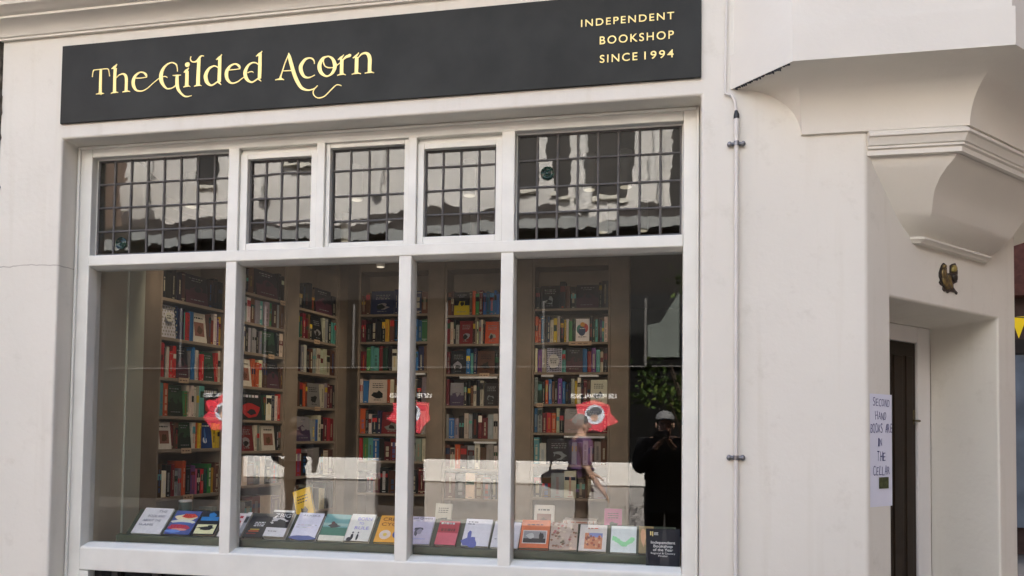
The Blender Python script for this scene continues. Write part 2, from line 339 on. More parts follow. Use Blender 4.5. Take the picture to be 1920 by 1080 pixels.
[(-1.408,3.3973,0.0013),(-1.3948,3.3992,0.0057),(-1.3834,3.4003,0.0078),(-1.3732,3.3995,0.0057),(-1.3605,3.3957,0.0013)]]

# ------------------------------------------------------------------ the shop building
def adopt(root, loc):
    loc = Vector(loc); root.location = loc
    for ch in root.children: ch.matrix_parent_inverse = Matrix.Translation(-loc)

W = -.12                                    # front plane of the rendered wall; the window frame stands at y = 0
AX, AY = .885, -.12                         # arris between the front and the splayed corner
K = math.sqrt(.5)
def cham(s, o, z): return (AX+K*s+K*o, AY+K*s-K*o, z)
G = .15                                     # ground level

shop = thing('bookshop_building', 'cream rendered corner building with a bookshop window, splayed doorway and corbelled bay', 'building')

# outer wall with the window opening and the doorway, one skin
def build_wall():
    us = [(-3.49, W), (-3.107, W), (.193, W), (AX, AY)] + [cham(s, 0, 0)[:2] for s in (.185, 1.205, 1.402)] + [(1.876, 10)]
    zs = [G-.05, .45, 2.272, 2.62, 3.18, 5.0]
    bm = bmesh.new()
    V = [[bm.verts.new((x, y, z)) for z in zs] for x, y in us]
    for i in range(len(us)-1):
        for j in range(len(zs)-1):
            if i == 1 and 1 <= j <= 3: continue
            if i == 4 and j <= 1: continue
            if 3 <= i <= 5 and j == 4: continue
            bm.faces.new((V[i][j], V[i+1][j], V[i+1][j+1], V[i][j+1]))
    # window reveal
    loop = [(1, 1), (2, 1), (2, 2), (2, 3), (2, 4), (1, 4), (1, 3), (1, 2)]
    inn = [bm.verts.new((us[i][0], .02, zs[j])) for i, j in loop]
    for k in range(8):
        a, b = loop[k], loop[(k+1) % 8]
        bm.faces.new((V[b[0]][b[1]], V[a[0]][a[1]], inn[k], inn[(k+1) % 8]))
    # door reveal, a little splayed
    dl = [(4, 0), (4, 1), (4, 2), (5, 2), (5, 1), (5, 0)]
    dinn = [bm.verts.new(cham(s, -.345, z)) for s, z in ((.185, G-.05), (.185, .45), (.185, 2.255), (1.205, 2.255), (1.205, .45), (1.205, G-.05))]
    for k in range(5):
        a, b = dl[k], dl[k+1]
        bm.faces.new((V[a[0]][a[1]], V[b[0]][b[1]], dinn[k+1], dinn[k]))
    bmesh.ops.recalc_face_normals(bm, faces=bm.faces)
    me = bpy.data.meshes.new('wall'); bm.to_mesh(me); bm.free()
    me.materials.append(M_WALL)
    o = bpy.data.objects.new('wall', me); C.objects.link(o); o.parent = shop
    bevel(o, .011, 3, 30)
    return o
build_wall()

# storeys above, seen from no window but shading the street
m = MB(); m.box(-3.49, 1.0, .32, 10, 3.36, 4.95); m.build('upper_storey', M_WALL, shop)

# cornice along the top of the front
prof = [(0, 3.735), (.018, 3.735), (.018, 3.745), (.026, 3.748), (.030, 3.758), (.045, 3.778), (.070, 3.797), (.096, 3.805), (.100, 3.806), (.100, 3.818),
        (.110, 3.822), (.122, 3.827), (.135, 3.838), (.155, 3.845), (.157, 3.872), (.19, 3.88), (.22, 3.90), (.245, 3.935), (.26, 3.95), (.26, 4.0), (0, 4.03)]
m = MB(); m.grid([[(x, W-o, z) for o, z in prof] for x in (-6.5, .1)], smooth=True, capa=True, capb=True)
m.build('cornice', M_STONEWORK, shop, sharp=28, fixn=True)

# corner bay: coved underside, band, wall above
def bay_ring(d, z, left):
    # plan: on the wall at left x, front corner, square-on front, then the 45 degree side
    x1 = left+d
    c = 1.285+d*math.tan(R(22.5))
    L = 1.9
    return [(left, W, z), (x1, W-d, z), (c, W-d, z), (c+L*K, W-d+L*K, z), (1.4, 6, z), (.6, 6, z)]
m = MB(); rings = []
for k in range(11):
    th = (math.pi/2)*k/10
    d = .014+.2105*(1-math.cos(th)); z = 2.969+.227*math.sin(th)
    f = (d-.014)/.2105
    lx = .618*(1-f)+.322*f
    r = bay_ring(d, z, lx); r[1] = (.618*(1-f)+.548*f, W-d, z)
    rings.append(r)
m.grid(rings, closed=True, smooth=True, capa=True)
m.grid([bay_ring(.2275, 3.1965, .3185), bay_ring(.2275, 3.352, .3185)], closed=True, smooth=False, capa=True, capb=True)
m.grid([bay_ring(.213, 3.3515, .333), bay_ring(.213, 5.0, .333)], closed=True, smooth=False, capb=True)
m.build('corner_bay', M_STONEWORK, shop, sharp=30)
m = MB(); r0 = random.Random(6)
for k in range(26):
    f0, f1 = (k+.1)/27, (k+.5+.6*r0.random())/27
    p0 = Vector((.335+.205*f0, W-.015-.205*f0, 3.1955)); p1 = Vector((.335+.205*f1, W-.015-.205*f1, 3.1955)); h_ = Vector((0, 0, -.003-.012*r0.random()**2)); iw = Vector((.006, .006, 0))
    m.grid([[p0, p1, p1+h_, p0+h_*.6], [p0+iw, p1+iw, p1+h_+iw, p0+h_*.6+iw]], closed=True, smooth=False, capa=True, capb=True)
m.build('ragged_dark_strip', M_BLACK, shop, fixn=True)  # row of ragged black slivers under the band's canted left face

# moulding under the bay along the splay
mp = [(-.01, 2.968), (.014, 2.967), (.034, 2.951), (.034, 2.938), (.026, 2.934), (.017, 2.918), (.012, 2.905), (.006, 2.902), (.006, 2.893), (-.004, 2.888), (-.004, 2.866), (-.02, 2.864)]
m = MB()
def path_off(o, z):
    c = 1.268+o*math.tan(R(22.5))
    return [(AX+.006, W-o, z), (c, W-o, z), (c+1.5*K, W-o+1.5*K, z)]
pr_ = [path_off(o, z) for o, z in mp]
m.grid([[r[i] for r in pr_] for i in range(3)], smooth=True, capa=True, capb=True)
m.build('moulding', M_STONEWORK, shop, sharp=28, fixn=True)

# corbel between the splayed wall and the square bay above
cp = [(2.866, .245, .035), (2.845, .232, .045), (2.815, .203, .07), (2.78, .172, .105), (2.74, .145, .145), (2.70, .126, .183), (2.66, .110, .222), (2.63, .094, .255),
      (2.605, .072, .29), (2.588, .052, .32), (2.574, .036, .345), (2.566, .030, .355), (2.565, .044, .352), (2.556, .044, .352), (2.550, .034, .362), (2.540, .026, .372), (2.539, -.01, .375)]
m = MB(); rings = []
for z, o, sl in cp:
    sr = 1.44-sl
    rings.append([cham(sl-.01, -.01, z), cham(sl+max(o, 0), o, z), cham(sr-max(o, 0), o, z), cham(sr+.01, -.01, z)])
m.grid(rings, closed=False, smooth=True)
m.face([rings[-1][3], rings[-1][2], rings[-1][1], rings[-1][0]])
m.build('corbel', M_STONEWORK, shop, sharp=33, fixn=True)

# window frame: jambs, head, sill, transom, mullions
FL, FR = -3.022, .1185
XM = [(-2.2106, -2.150), (-1.2645, -1.199), (-.746, -.6825)]
XU = [(-2.2106, -2.150), (-1.717, -1.671), (-1.226, -1.181), (-.748, -.6825)]
SB, TB, TT, HB = 1.0164, 2.525, 2.581, 3.119
m = MB()
m.box(-3.104, FL, .0, .10, .455, 3.178); m.box(FR, .190, .0, .10, .455, 3.178)
m.box(FL, FR, .0, .10, HB, 3.178)
m.box(-3.104, -3.088, -.012, -.0005, .455, 3.178); m.box(.178, .190, -.012, -.0005, .455, 3.178); m.box(-3.088, .178, -.012, -.0005, 3.163, 3.178)
for a, b in XM: m.box(a, b, .001, .10, SB-.01, TB+.01)
for a, b in XU: m.box(a, b, .001, .10, TT-.01, HB+.01)
# sill with a sloping top
m.prism([(-.001, .893), (-.001, SB-.006), (.004, SB), (.06, 1.034), (.10, 1.034), (.10, .893)], FL+.0005, FR-.0005, lambda u, v, w: (w, u, v))
m.prism([(-.004, TB), (-.004, TT), (.10, TT+.004), (.10, TB-.014), (.045, TB-.014)], FL+.0005, FR-.0005, lambda u, v, w: (w, u, v))
o = m.build('window_frame', M_FRAME, shop); bevel(o, .005, 2)

# four big panes
PX = [(FL, XM[0][0]), (XM[0][1], XM[1][0]), (XM[1][1], XM[2][0]), (XM[2][1], FR)]
for a, b in PX:
    m = MB(); m.box(a-.008, b+.008, .060, .066, 1.02, TB-.008)
    m.build('display_pane', M_GLASS, shop)

# five leaded lights
LL = [(FL, XU[0][0], None, 8, (1, 1, 1, 1), (1, 3)), (XU[0][1], XU[1][0], (-2.108, -1.752, 2.62, 3.064), 4, (.62, 1, 1, .93), None),
      (XU[1][1], XU[2][0], (-1.648, -1.250, 2.607, 3.096), 4, (.85, 1, 1, .9), None), (XU[2][1], XU[3][0], (-1.147, -.780, 2.62, 3.063), 4, (.68, 1, 1, .95), None),
      (XU[3][1], FR, None, 8, (.95, 1, .95, 1.0), (1, 1))]
rg = random.Random(11)
for x0, x1, op, ncol, rows, bull in LL:
    m = MB(); yb0 = .016 if op else .04
    if op and op[2] > 2.615: tz = 3.092; m.box(x0+.0005, x1-.0005, .030, .07, tz+.0015, HB+.01)
    else: tz = HB+.004
    g0, g1, h0, h1 = op if op else (x0+.006, x1-.006, TT+.009, HB-.006)
    m.box(x0+.001, g0, yb0, .07, TT+.0035, tz); m.box(g1, x1-.001, yb0, .07, TT+.0035, tz)
    m.box(g0, g1, yb0+.0005, .07, TT+.0035, h0); m.box(g0, g1, yb0+.0005, .07, h1, tz)
    light = m.build('leaded_light', M_FRAME, shop); bevel(light, .003, 2)
    if tz == 3.092: light['label'] = 'opening casement with its own sash frame'
    zc = [h0]; tot = sum(rows)
    for r_ in reversed(rows): zc.append(zc[-1]+(h1-h0)*r_/tot)
    xc = [g0+(g1-g0)*k/ncol for k in range(ncol+1)]
    g = MB(); yg = .052
    for i in range(ncol):
        for j in range(len(rows)):
            ca = Vector(((xc[i]+xc[i+1])/2, yg, (zc[j]+zc[j+1])/2))
            Mx = Matrix.Translation(ca) @ Matrix.Rotation(rg.gauss(0, .0022), 4, 'X') @ Matrix.Rotation(rg.gauss(0, .0022), 4, 'Z')
            hw, hh = (xc[i+1]-xc[i])/2+.001, (zc[j+1]-zc[j])/2+.001
            g.box(-hw, hw, -.0015, .0015, -hh, hh, M=Mx)
    g.build('glass', M_OLDGLASS, light)
    l = MB(); w = .0062
    for i, x in enumerate(xc):
        xx = min(max(x, g0+w*.6), g1-w*.6)
        l.tube([(xx+rg.gauss(0, .0012), yg-.0025, h0), (xx+rg.gauss(0, .0012), yg-.003, (h0+h1)/2), (xx+rg.gauss(0, .0012), yg-.0025, h1)], w*(1.0 if 0 < i < ncol else 1.0), 8)
    for j, z in enumerate(zc):
        zz = min(max(z, h0+w*.6), h1-w*.6)
        l.tube([(g0, yg-.0025, zz+rg.gauss(0, .001)), ((g0+g1)/2, yg-.0028, zz+rg.gauss(0, .0015)), (g1, yg-.0025, zz+rg.gauss(0, .001))], w*.95, 8)
    for x in xc[1:-1]:
        for z in zc[1:-1]: l.ellipsoid((x, yg-.006, z), .0085, .005, .0085, n=5, seg=8)
    l.build('lead_came', M_LEAD, light)
    if bull:
        i, j = bull; j = len(rows)-1-j
        cx, cz = (xc[i]+xc[i+1])/2, (zc[j]+zc[j+1])/2
        b = MB(); rs = []
        for q in range(13):
            t = q/12; rr = .034*(1-t)
            rs.append([(cx+rr*math.cos(2*math.pi*k/20), yg-.004-.008*math.exp(-(rr/.012)**2)-.004*math.sin(rr*300)**2, cz+rr*math.sin(2*math.pi*k/20)) for k in range(20)])
        b.grid(rs, closed=True, smooth=True); b.build('bullseye', M_BULL, light)

# cellar window under the sill
m = MB(); m.box(FL+.003, FR-.003, .05, .06, .50, .890); o = m.build('cellar_window', mat('cellar_glass', (.012, .012, .012), .15, .5), shop)
for a_, b_ in ((FL+.002, FL+.055), (FR-.06, FR-.002)):
    b = MB(); b.box(a_, b_, .0, .049, .50, .8895); b.build('jamb', M_FRAME, o)
for k in range(12):
    x = FL+.18+k*.24; b = MB(); b.box(x, x+.035, .02, .049, .50, .8885); b.build('bar', M_BLACK, o)
b = MB(); b.box(-3.104, .190, -.01, .06, .455, .4995); b.build('cellar_sill', M_FRAME, shop)

# door in the splayed corner
m = MB()
def cbox(mb, s0, s1, o0, o1, z0, z1, mi=0):
    p = [cham(*q) for q in ((s0,o0,z0),(s1,o0,z0),(s1,o1,z0),(s0,o1,z0),(s0,o0,z1),(s1,o0,z1),(s1,o1,z1),(s0,o1,z1))]
    n = len(mb.v); mb.v += p
    for f in ((0,3,2,1),(4,5,6,7),(0,1,5,4),(1,2,6,5),(2,3,7,6),(3,0,4,7)): mb.f.append(tuple(n+i for i in f)); mb.mi.append(mi); mb.c.append(None); mb.sm.append(False)
cbox(m, .187, .30, -.42, -.3452, G, 2.254); cbox(m, 1.068, 1.203, -.42, -.3452, G, 2.254); cbox(m, .30, 1.068, -.42, -.3455, 2.165, 2.254)
o = m.build('door_frame', M_DOORFRAME, shop, fixn=True); bevel(o, .006, 2)
m = MB()
cbox(m, .302, 1.066, -.40, -.356, G+.01, 2.163)
for s0, s1 in ((.36, .48), (.52, .64), (.68, .80), (.84, .93), (.96, 1.03)): cbox(m, s0, s1, -.36, -.350, G+.2, 2.09)
door = m.build('door', M_DOOR, shop, fixn=True); bevel(door, .006, 2)
m = MB(); cbox(m, 1.035, 1.055, -.3555, -.352, 1.72, 1.80); m.tube([cham(1.045, -.352, 1.74), cham(1.045, -.325, 1.74), cham(.99, -.325, 1.74)], .007); m.build('handle', M_BRONZE, door)
m = MB(); cbox(m, .19, 1.2, -.34, .05, G-.02, G+.06); m.build('doorstep', M_STONEWORK, shop)

# the neighbour's rubble wall at the far left
m = MB()
rg = random.Random(3); rings = []
for k in range(90):
    z = G+k*.045
    e = -3.487+rg.gauss(0, .007)
    rings.append([(e, .2, z), (e-.004, W-.012, z), (e-.03+rg.gauss(0, .006), W-.03+rg.gauss(0, .01), z), (-3.8, W-.02+rg.gauss(0, .012), z), (-4.6, W-.03+rg.gauss(0, .012), z), (-6.5, W-.02, z), (-6.5, .2, z)])
m.grid(rings, closed=True, smooth=False, capb=True)
o = m.build('rubble_wall', mat('rubble_stone', (.17, .15, .125), .9, .1, .7, 16, .8, 30), None, fixn=True)
tag(o, 'dark rough rubble stone wall at the left edge beside the cream pier', 'wall')

# ------------------------------------------------------------------ fascia sign
sign = thing('shop_sign', 'long charcoal fascia board with gold lettering over the bookshop window', 'sign')
m = MB(); m.box(-3.113, .191, W-.014, W-.001, 3.257, 3.676); o = m.build('board', M_BOARD, sign); bevel(o, .002, 1)
def letters(lo, hi):
    m = MB()
    for q, stroke in enumerate(LETTER_STROKES):
        if not lo < stroke[0][0] < hi: continue
        p = catmull(stroke, 6) if len(stroke) > 2 else stroke
        y = W-.0165-.00005*(q % 9); L, Rr = [], []
        for i, (x, z, w) in enumerate(p):
            a = p[max(i-1, 0)]; b = p[min(i+1, len(p)-1)]
            dx, dz = b[0]-a[0], b[1]-a[1]; n = math.hypot(dx, dz) or 1
            nx, nz = -dz/n, dx/n; w = max(w*1.1, .0045)/2
            L.append((x+nx*w, z+nz*w)); Rr.append((x-nx*w, z-nz*w))
        rings = [[(l[0], y, l[1]), (r[0], y, r[1]), (r[0], W-.0142, r[1]), (l[0], W-.0142, l[1])] for l, r in zip(L, Rr)]
        m.grid(rings, closed=True, smooth=False, capa=True, capb=True)
    return m
o = letters(-9, -1.923).build('lettering', M_GOLD, sign, fixn=True); o['label'] = 'gold serif words The Gilded'
o = letters(-1.923, 9).build('lettering', M_GOLD, sign, fixn=True); o['label'] = 'gold serif word Acorn with a looping tail'
rx = (R(90), 0, 0)
for s, x0, x1, z, h in (('INDEPENDENT', -.352, .070, 3.534, .0345), ('BOOKSHOP', -.265, .069, 3.444, .0385), ('SINCE', -0.264, -0.093, 3.3575, .0375), ('1994', -0.062, 0.069, 3.3575, .0375)):
    o = text_mesh('lettering', s, M_GOLD, sign, width=x1-x0, height=h, loc=(x0, W-.0146, z), rot=rx, space=1.25, extr=.002, bold=.004)
    o['label'] = 'small gold capitals reading ' + s
adopt(sign, (-1.46, W, 3.257))

# acorn emblem above the door
M_LEAFG = mat('gilt_leaf', (.24, .17, .06), .4, .5, .5, 55, col2=(.05, .035, .02), metal=.3)
M_GILT = mat('gilt_acorn', (.42, .34, .10), .35, .5, .4, 40, col2=(.12, .09, .03), metal=.3)
M_DKBRONZE = mat('blackened_bronze', (.03, .024, .018), .4, .5, .5, 40)
em = thing('acorn_emblem', 'small dark plaque with gilded acorns and an oak leaf above the doorway', 'emblem')
EMB = dict(plaque=[(0.6459, 2.4861), (0.6691, 2.4785), (0.6734, 2.4576), (0.6755, 2.44), (0.7062, 2.4427), (0.7092, 2.4815), (0.7284, 2.4925), (0.7549, 2.4997), (0.7762, 2.4784), (0.7781, 2.4544), (0.7704, 2.4268), (0.7725, 2.4077), (0.7459, 2.3997), (0.7338, 2.3934), (0.7359, 2.3792), (0.7549, 2.367), (0.7764, 2.3574), (0.769, 2.3481), (0.7547, 2.355), (0.726, 2.3565), (0.6975, 2.3532), (0.6832, 2.3444), (0.6716, 2.3514), (0.6506, 2.349), (0.6368, 2.3581), (0.6417, 2.3729), (0.6187, 2.3772), (0.6051, 2.3873), (0.6168, 2.4006), (0.6055, 2.4157), (0.6058, 2.4346), (0.6177, 2.4574), (0.6295, 2.4731)], leaf=[(0.6339, 2.4619), (0.6549, 2.4671), (0.6639, 2.4468), (0.6658, 2.4233), (0.6794, 2.3964), (0.7144, 2.3707), (0.6976, 2.3592), (0.6601, 2.3584), (0.6534, 2.3742), (0.6327, 2.3883), (0.6292, 2.4021), (0.6331, 2.4144), (0.6195, 2.4293)], nut=[(0.7187, 2.4804), (0.7355, 2.4886), (0.7498, 2.487), (0.764, 2.4744), (0.7564, 2.454), (0.7181, 2.4467), (0.7127, 2.4628)], mid=[(0.6777, 2.4343), (0.7061, 2.4379), (0.7127, 2.41), (0.7218, 2.3872), (0.7262, 2.3661), (0.7121, 2.3764), (0.6935, 2.3957), (0.682, 2.411)], cup=[(0.7204, 2.4422), (0.7635, 2.4477), (0.7617, 2.4257), (0.7604, 2.4087), (0.7412, 2.4039), (0.7224, 2.4208)], tip=[(0.6341, 2.4738), (0.6482, 2.4823), (0.663, 2.4753), (0.6642, 2.4635), (0.6338, 2.4548), (0.6269, 2.4586)])
def dome(name, poly, o0, o1, m_, edge=.62):
    cs = sum(p[0] for p in poly)/len(poly); cz = sum(p[1] for p in poly)/len(poly)
    m = MB(); n = len(poly)
    sm = []
    for i in range(n):
        a, b = poly[i], poly[(i+1) % n]; p = poly[i-1]
        sm += [tuple(.75*a[j]+.125*(b[j]+p[j]) for j in (0, 1)), tuple(.5*(a[j]+b[j]) for j in (0, 1))]
    rings = [[cham(cs+(s_-cs)*f, o, cz+(z_-cz)*f) for s_, z_ in sm] for f, o in ((1, -.003), (1, o0), (.93, o0+(o1-o0)*.45), (edge, o0+(o1-o0)*.85), (.25, o1), (.02, o1))]
    m.grid(rings, closed=True, smooth=True, capb=True); return m.build(name, m_, em, fixn=True)
m = MB(); m.prism(EMB['plaque'], -.002, .006, lambda u, v, w: cham(u, w, v)); m.build('plaque', M_DKBRONZE, em, fixn=True)
dome('leaf', EMB['leaf'], .0065, .016, M_LEAFG); dome('acorn', EMB['nut'], .0065, .020, M_GILT); dome('acorn_cup', EMB['cup'], .0065, .019, M_DKBRONZE)
dome('stalk', EMB['mid'], .0065, .013, M_LEAFG); dome('acorn', EMB['tip'], .0065, .016, M_LEAFG)
adopt(em, cham(.70, .004, 2.42))

# handwritten notice by the door
no = thing('paper_notice', 'white handwritten paper notice taped beside the door reading second hand books are in the cellar', 'notice')
m = MB()
def nrow(z, k): return [cham(.017+.173*t, .0012+.0006*math.sin(k*.5+3*t), z) for t in (0, .2, .4, .6, .8, 1)]
m.grid([nrow(1.837-.486*k/8, k*.7) for k in range(9)], smooth=False)
o = m.build('sheet', M_PAPER, no); sol = o.modifiers.new('thickness', 'SOLIDIFY'); sol.thickness = .0004; sol.offset = 1
rgt = random.Random(5)
def hand_text(text, w, h, s0, z0):
    """each letter drawn a little differently, joined as one word"""
    mb = MB(); adv = w/len(text); x = s0
    for ch in text:
        if ch == ' ': x += adv*.75; continue
        lw = adv*(.35 if ch == 'I' else rgt.uniform(.72, .88))
        o = text_mesh('letter', ch, M_INK, None, width=lw, height=h*rgt.uniform(.9, 1.12), extr=.0004, bold=-.016 if ch != 'I' else 0, shear=rgt.uniform(-.08, .16))
        a = rgt.uniform(-.09, .09); dz = rgt.uniform(-.05, .05)*h; n0 = len(mb.v)
        for v in o.data.vertices:
            xx, yy = v.co.x*math.cos(a)-v.co.y*math.sin(a), v.co.x*math.sin(a)+v.co.y*math.cos(a)
            mb.v.append(cham(x+xx, .0026+v.co.z, z0+dz+yy))
        for p in o.data.polygons: mb.f.append(tuple(i_+n0 for i_ in p.vertices)); mb.mi.append(0); mb.c.append(None); mb.sm.append(False)
        me = o.data; bpy.data.objects.remove(o); bpy.data.meshes.remove(me)
        x += adv*(.55 if ch == 'I' else 1.04)
    mb.build('lettering', M_INK, no)
for t_, zt, zb, w, u0 in (('SECOND', 1.8215, 1.784, .128, .040), ('HAND', 1.763, 1.725, .084, .058), ('BOOKS ARE', 1.711, 1.669, .172, .020), ('IN', 1.650, 1.612, .048, .078), ('THE', 1.591, 1.548, .066, .070), ('CELLAR', 1.527, 1.486, .128, .040)):
    hand_text(t_, w, zt-zb, u0, zb)
m = MB(); cbox(m, .083, .158, .0026, .0032, 1.428, 1.477); m.build('picture', mat('olive_picture', (.10, .11, .045), .6, .2, .5, 60, col2=(.04, .05, .025)), no, fixn=True)
adopt(no, cham(.1, 0, 1.35))

# conduit down the wall
co = thing('conduit_pipe', 'thin white cable conduit running down the wall right of the shop window', 'pipe')
m = MB(); m.tube([(.343, W-.018, z) for z in (G, 1, 2, 3.03)], .0095, 12); m.build('pipe', M_PIPE, co)
for z in (1.553, 2.944, .6):
    m = MB(); m.tube([(.312, W-.010, z), (.374, W-.010, z)], .0085, 10); m.tube([(.343, W-.018, z-.010), (.343, W-.018, z+.010)], .0125, 12)
    m.ellipsoid((.314, W-.012, z), .011, .010, .013, n=6, seg=10); m.ellipsoid((.372, W-.012, z), .011, .010, .013, n=6, seg=10)
    m.build('clip', M_METAL, co)
m = MB(); m.tube([(.343, W-.018, 2.985), (.343, W-.018, 3.055)], .0115, 12); m.build('coupling', M_PIPE, co)
m = MB(); m.tube([(.343, W-.018, 3.055), (.343, W-.018, 3.073), (.341, W-.018, 3.092)], [.0125, .0125, .0065], 12); m.build('boot', M_BLACK, co)
m = MB(); m.tube(catmull([(.341, W-.018, 3.09), (.337, W-.018, 3.13), (.322, W-.014, 3.165), (.300, W-.010, 3.175), (.2955, W-.008, 3.20), (.297, W-.008, 3.40), (.302, W-.008, 3.72), (.303, W-.008, 4.4)], 6), .0062, 8); m.build('cable', M_PIPE, co)
adopt(co, (.343, W, G))

# ------------------------------------------------------------------ inside the shop
def struct(mb, name, m, kind='structure', fix=False):
    o = mb.build(name, m, None, fixn=fix); o['kind'] = kind; return o
LA = Vector((-3.24, .94, 0)); LB = Vector((-2.85, 3.13, 0)); LD = (LB-LA).normalized()
LANG = math.atan2(LD.y, LD.x)
FZ = .35
m = MB(); m.box(-3.48, .80, .10, 6.5, FZ-.05, FZ); struct(m, 'floor', M_FLOOR)
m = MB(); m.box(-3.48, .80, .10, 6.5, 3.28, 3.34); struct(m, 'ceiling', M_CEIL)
m = MB(); m.prism([(-3.034, .095), (-3.171, .655), (-3.20, .655), (-3.20, .095)], FZ, 3.28, lambda u, v, w: (u, v, w)); struct(m, 'window_side_wall', M_PANEL, fix=True)
m = MB(); m.prism([(-3.105, .435), (-3.158, .650), (-3.168, .650), (-3.128, .435)], FZ, 3.28, lambda u, v, w: (u+.0, v, w)); struct(m, 'wall_trim', M_PANEL2, fix=True)
m = MB(); m.prism([(-3.165, .656), (-3.246, .938), (-3.30, .938), (-3.47, .656)], FZ, 3.28, lambda u, v, w: (u, v, w)); struct(m, 'pier_wall', M_WOOD, fix=True)
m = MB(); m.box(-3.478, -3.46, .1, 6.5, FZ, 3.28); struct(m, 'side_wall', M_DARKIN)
m = MB(); m.box(-3.3, -.236, 3.40, 3.46, FZ, 3.28); struct(m, 'back_wall', M_WOOD)
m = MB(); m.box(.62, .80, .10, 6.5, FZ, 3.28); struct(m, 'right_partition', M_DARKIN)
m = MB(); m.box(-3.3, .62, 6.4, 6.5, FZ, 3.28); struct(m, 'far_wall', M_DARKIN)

WORD = 'zeroth first second third fourth fifth sixth seventh eighth ninth tenth eleventh twelfth thirteenth fourteenth fifteenth sixteenth seventeenth eighteenth nineteenth twentieth twenty-first twenty-second twenty-third twenty-fourth'.split()
COL = dict(r=('red', (.72, .14, .15)), R=('dark red', (.42, .07, .10)), o=('orange', (.80, .33, .13)), y=('yellow', (.82, .68, .14)), g=('green', (.25, .55, .30)),
           G=('dark green', (.08, .24, .16)), t=('teal', (.35, .62, .60)), b=('blue', (.14, .40, .62)), B=('navy', (.10, .14, .28)), w=('cream', (.82, .78, .70)),
           k=('black', (.07, .065, .07)), n=('brown', (.36, .22, .14)), p=('pink', (.85, .35, .55)), u=('purple', (.40, .24, .48)), e=('grey', (.55, .54, .54)), W=('white', (.88, .87, .87)))
def colour(k, rg, j=.05):
    c = COL[k][1]; s = 1+rg.gauss(0, .10)
    return lin(tuple(min(1, max(.02, (v+rg.gauss(0, j*.4))*s)) for v in c))

def spine_book(w, h, d, k, rg):
    """closed book standing up, spine at y = 0"""
    m = MB(); c = colour(k, rg); pg = lin((.80, .74, .62))
    r_ = min(.004, w*.25); ct = .0018
    sp = [(0, r_), (r_*.4, r_*.25), (w*.3, 0), (w*.7, 0), (w-r_*.4, r_*.25), (w, r_)]
    outer = sp+[(w, d), (w-ct, d), (w-ct, .012), (ct, .012), (ct, d), (0, d)]
    m.grid([[(x, y, 0) for x, y in outer], [(x, y, h) for x, y in outer]], c=c, closed=True, smooth=False)
    for z in (0, h):
        m.face([(x, y, z) for x, y in sp+[(w, .012), (0, .012)]], c=c)
        m.face([(0, .012, z), (ct, .012, z), (ct, d, z), (0, d, z)], c=c); m.face([(w-ct, .012, z), (w, .012, z), (w, d, z), (w-ct, d, z)], c=c)
    m.box(ct, w-ct, .0125, d-.004, .003, h-.003, c=pg)
    # title panel, bands and lettering strokes on the spine
    lum = sum(c)/3; ink = lin((.9, .86, .74)) if lum < .25 else lin((.1, .09, .12))
    if rg.random() < .4: ink = colour(rg.choice('yrWbeno'), rg)
    mixf = rg.uniform(.25, .75); ink = tuple(c[i]*(1-mixf)+ink[i]*mixf for i in range(3))
    dash = rg.random()
    st = rg.random()
    def q(x0, x1, z0, z1, cc, k_): m.face([(x0, -.0003*k_, z0), (x1, -.0003*k_, z0), (x1, -.0003*k_, z1), (x0, -.0003*k_, z1)], c=cc)
    if st < .35:
        a = rg.uniform(.45, .7)*h; b = a+rg.uniform(.12, .28)*h; q(w*.06, w*.94, a, min(b, h*.97), colour(rg.choice('wkRyBGrt'), rg), 1)
    elif st < .5:
        q(w*.05, w*.95, h*.9, h*.93, ink, 1); q(w*.05, w*.95, h*.08, h*.11, ink, 1)
    a = h*rg.uniform(.12, .25); b = h*rg.uniform(.6, .88); z = a
    lw = rg.uniform(.12, .5)
    while z < b and dash > .25:
        L = h*(rg.uniform(.012, .035) if dash > .6 else rg.uniform(.1, .4)); q(w*(.5-lw/2), w*(.5+lw/2), z, min(z+L, b), ink, 2); z += L+h*(.008 if dash > .6 else .05)
    if rg.random() < .6: q(w*.3, w*.7, h*.03, h*.065, ink, 2)
    return m

def cover_art(m, w, h, k, rg, art=None):
    """front cover in the plane y = 0 (x across, z up)"""
    n = [1]
    def q(x0, z0, x1, z1, cc):
        y = -.0003*n[0]; n[0] += 1
        m.face([(x0*w, y, z0*h), (x1*w, y, z0*h), (x1*w, y, z1*h), (x0*w, y, z1*h)], c=lin(cc) if not isinstance(cc, str) else colour(cc, rg))
    def blob(cx, cz, rx, rz, cc, wob=.0, seg=18):
        y = -.0003*n[0]; n[0] += 1
        m.face([((cx+rx*math.cos(2*math.pi*i/seg)*(1+rg.uniform(-wob, wob)))*w, y, (cz+rz*math.sin(2*math.pi*i/seg)*(1+rg.uniform(-wob, wob)))*h) for i in range(seg)], c=lin(cc) if not isinstance(cc, str) else colour(cc, rg))
    def words(z, cc, x0=.12, x1=.88, t=.05):
        x = x0
        while x < x1-.04:
            L = rg.uniform(.06, .16); q(x, z, min(x+L, x1), z+t, cc); x += L+.035
    if art: art(q, blob, words); return
    lum = sum(COL[k][1])/3; ink = rg.choice('ewyb') if lum < .5 else 'k'
    words(.84, ink, .2, .8, .035); words(.78, ink, .3, .7, .03)
    blob(.5+rg.uniform(-.1, .1), .38, rg.uniform(.2, .33), rg.uniform(.12, .22), rg.choice('rbnGWkyo'), .25)
    blob(.5+rg.uniform(-.2, .2), .34, .14, .09, rg.choice('wtuno'), .3)
    words(.08, ink, .25, .75, .035)

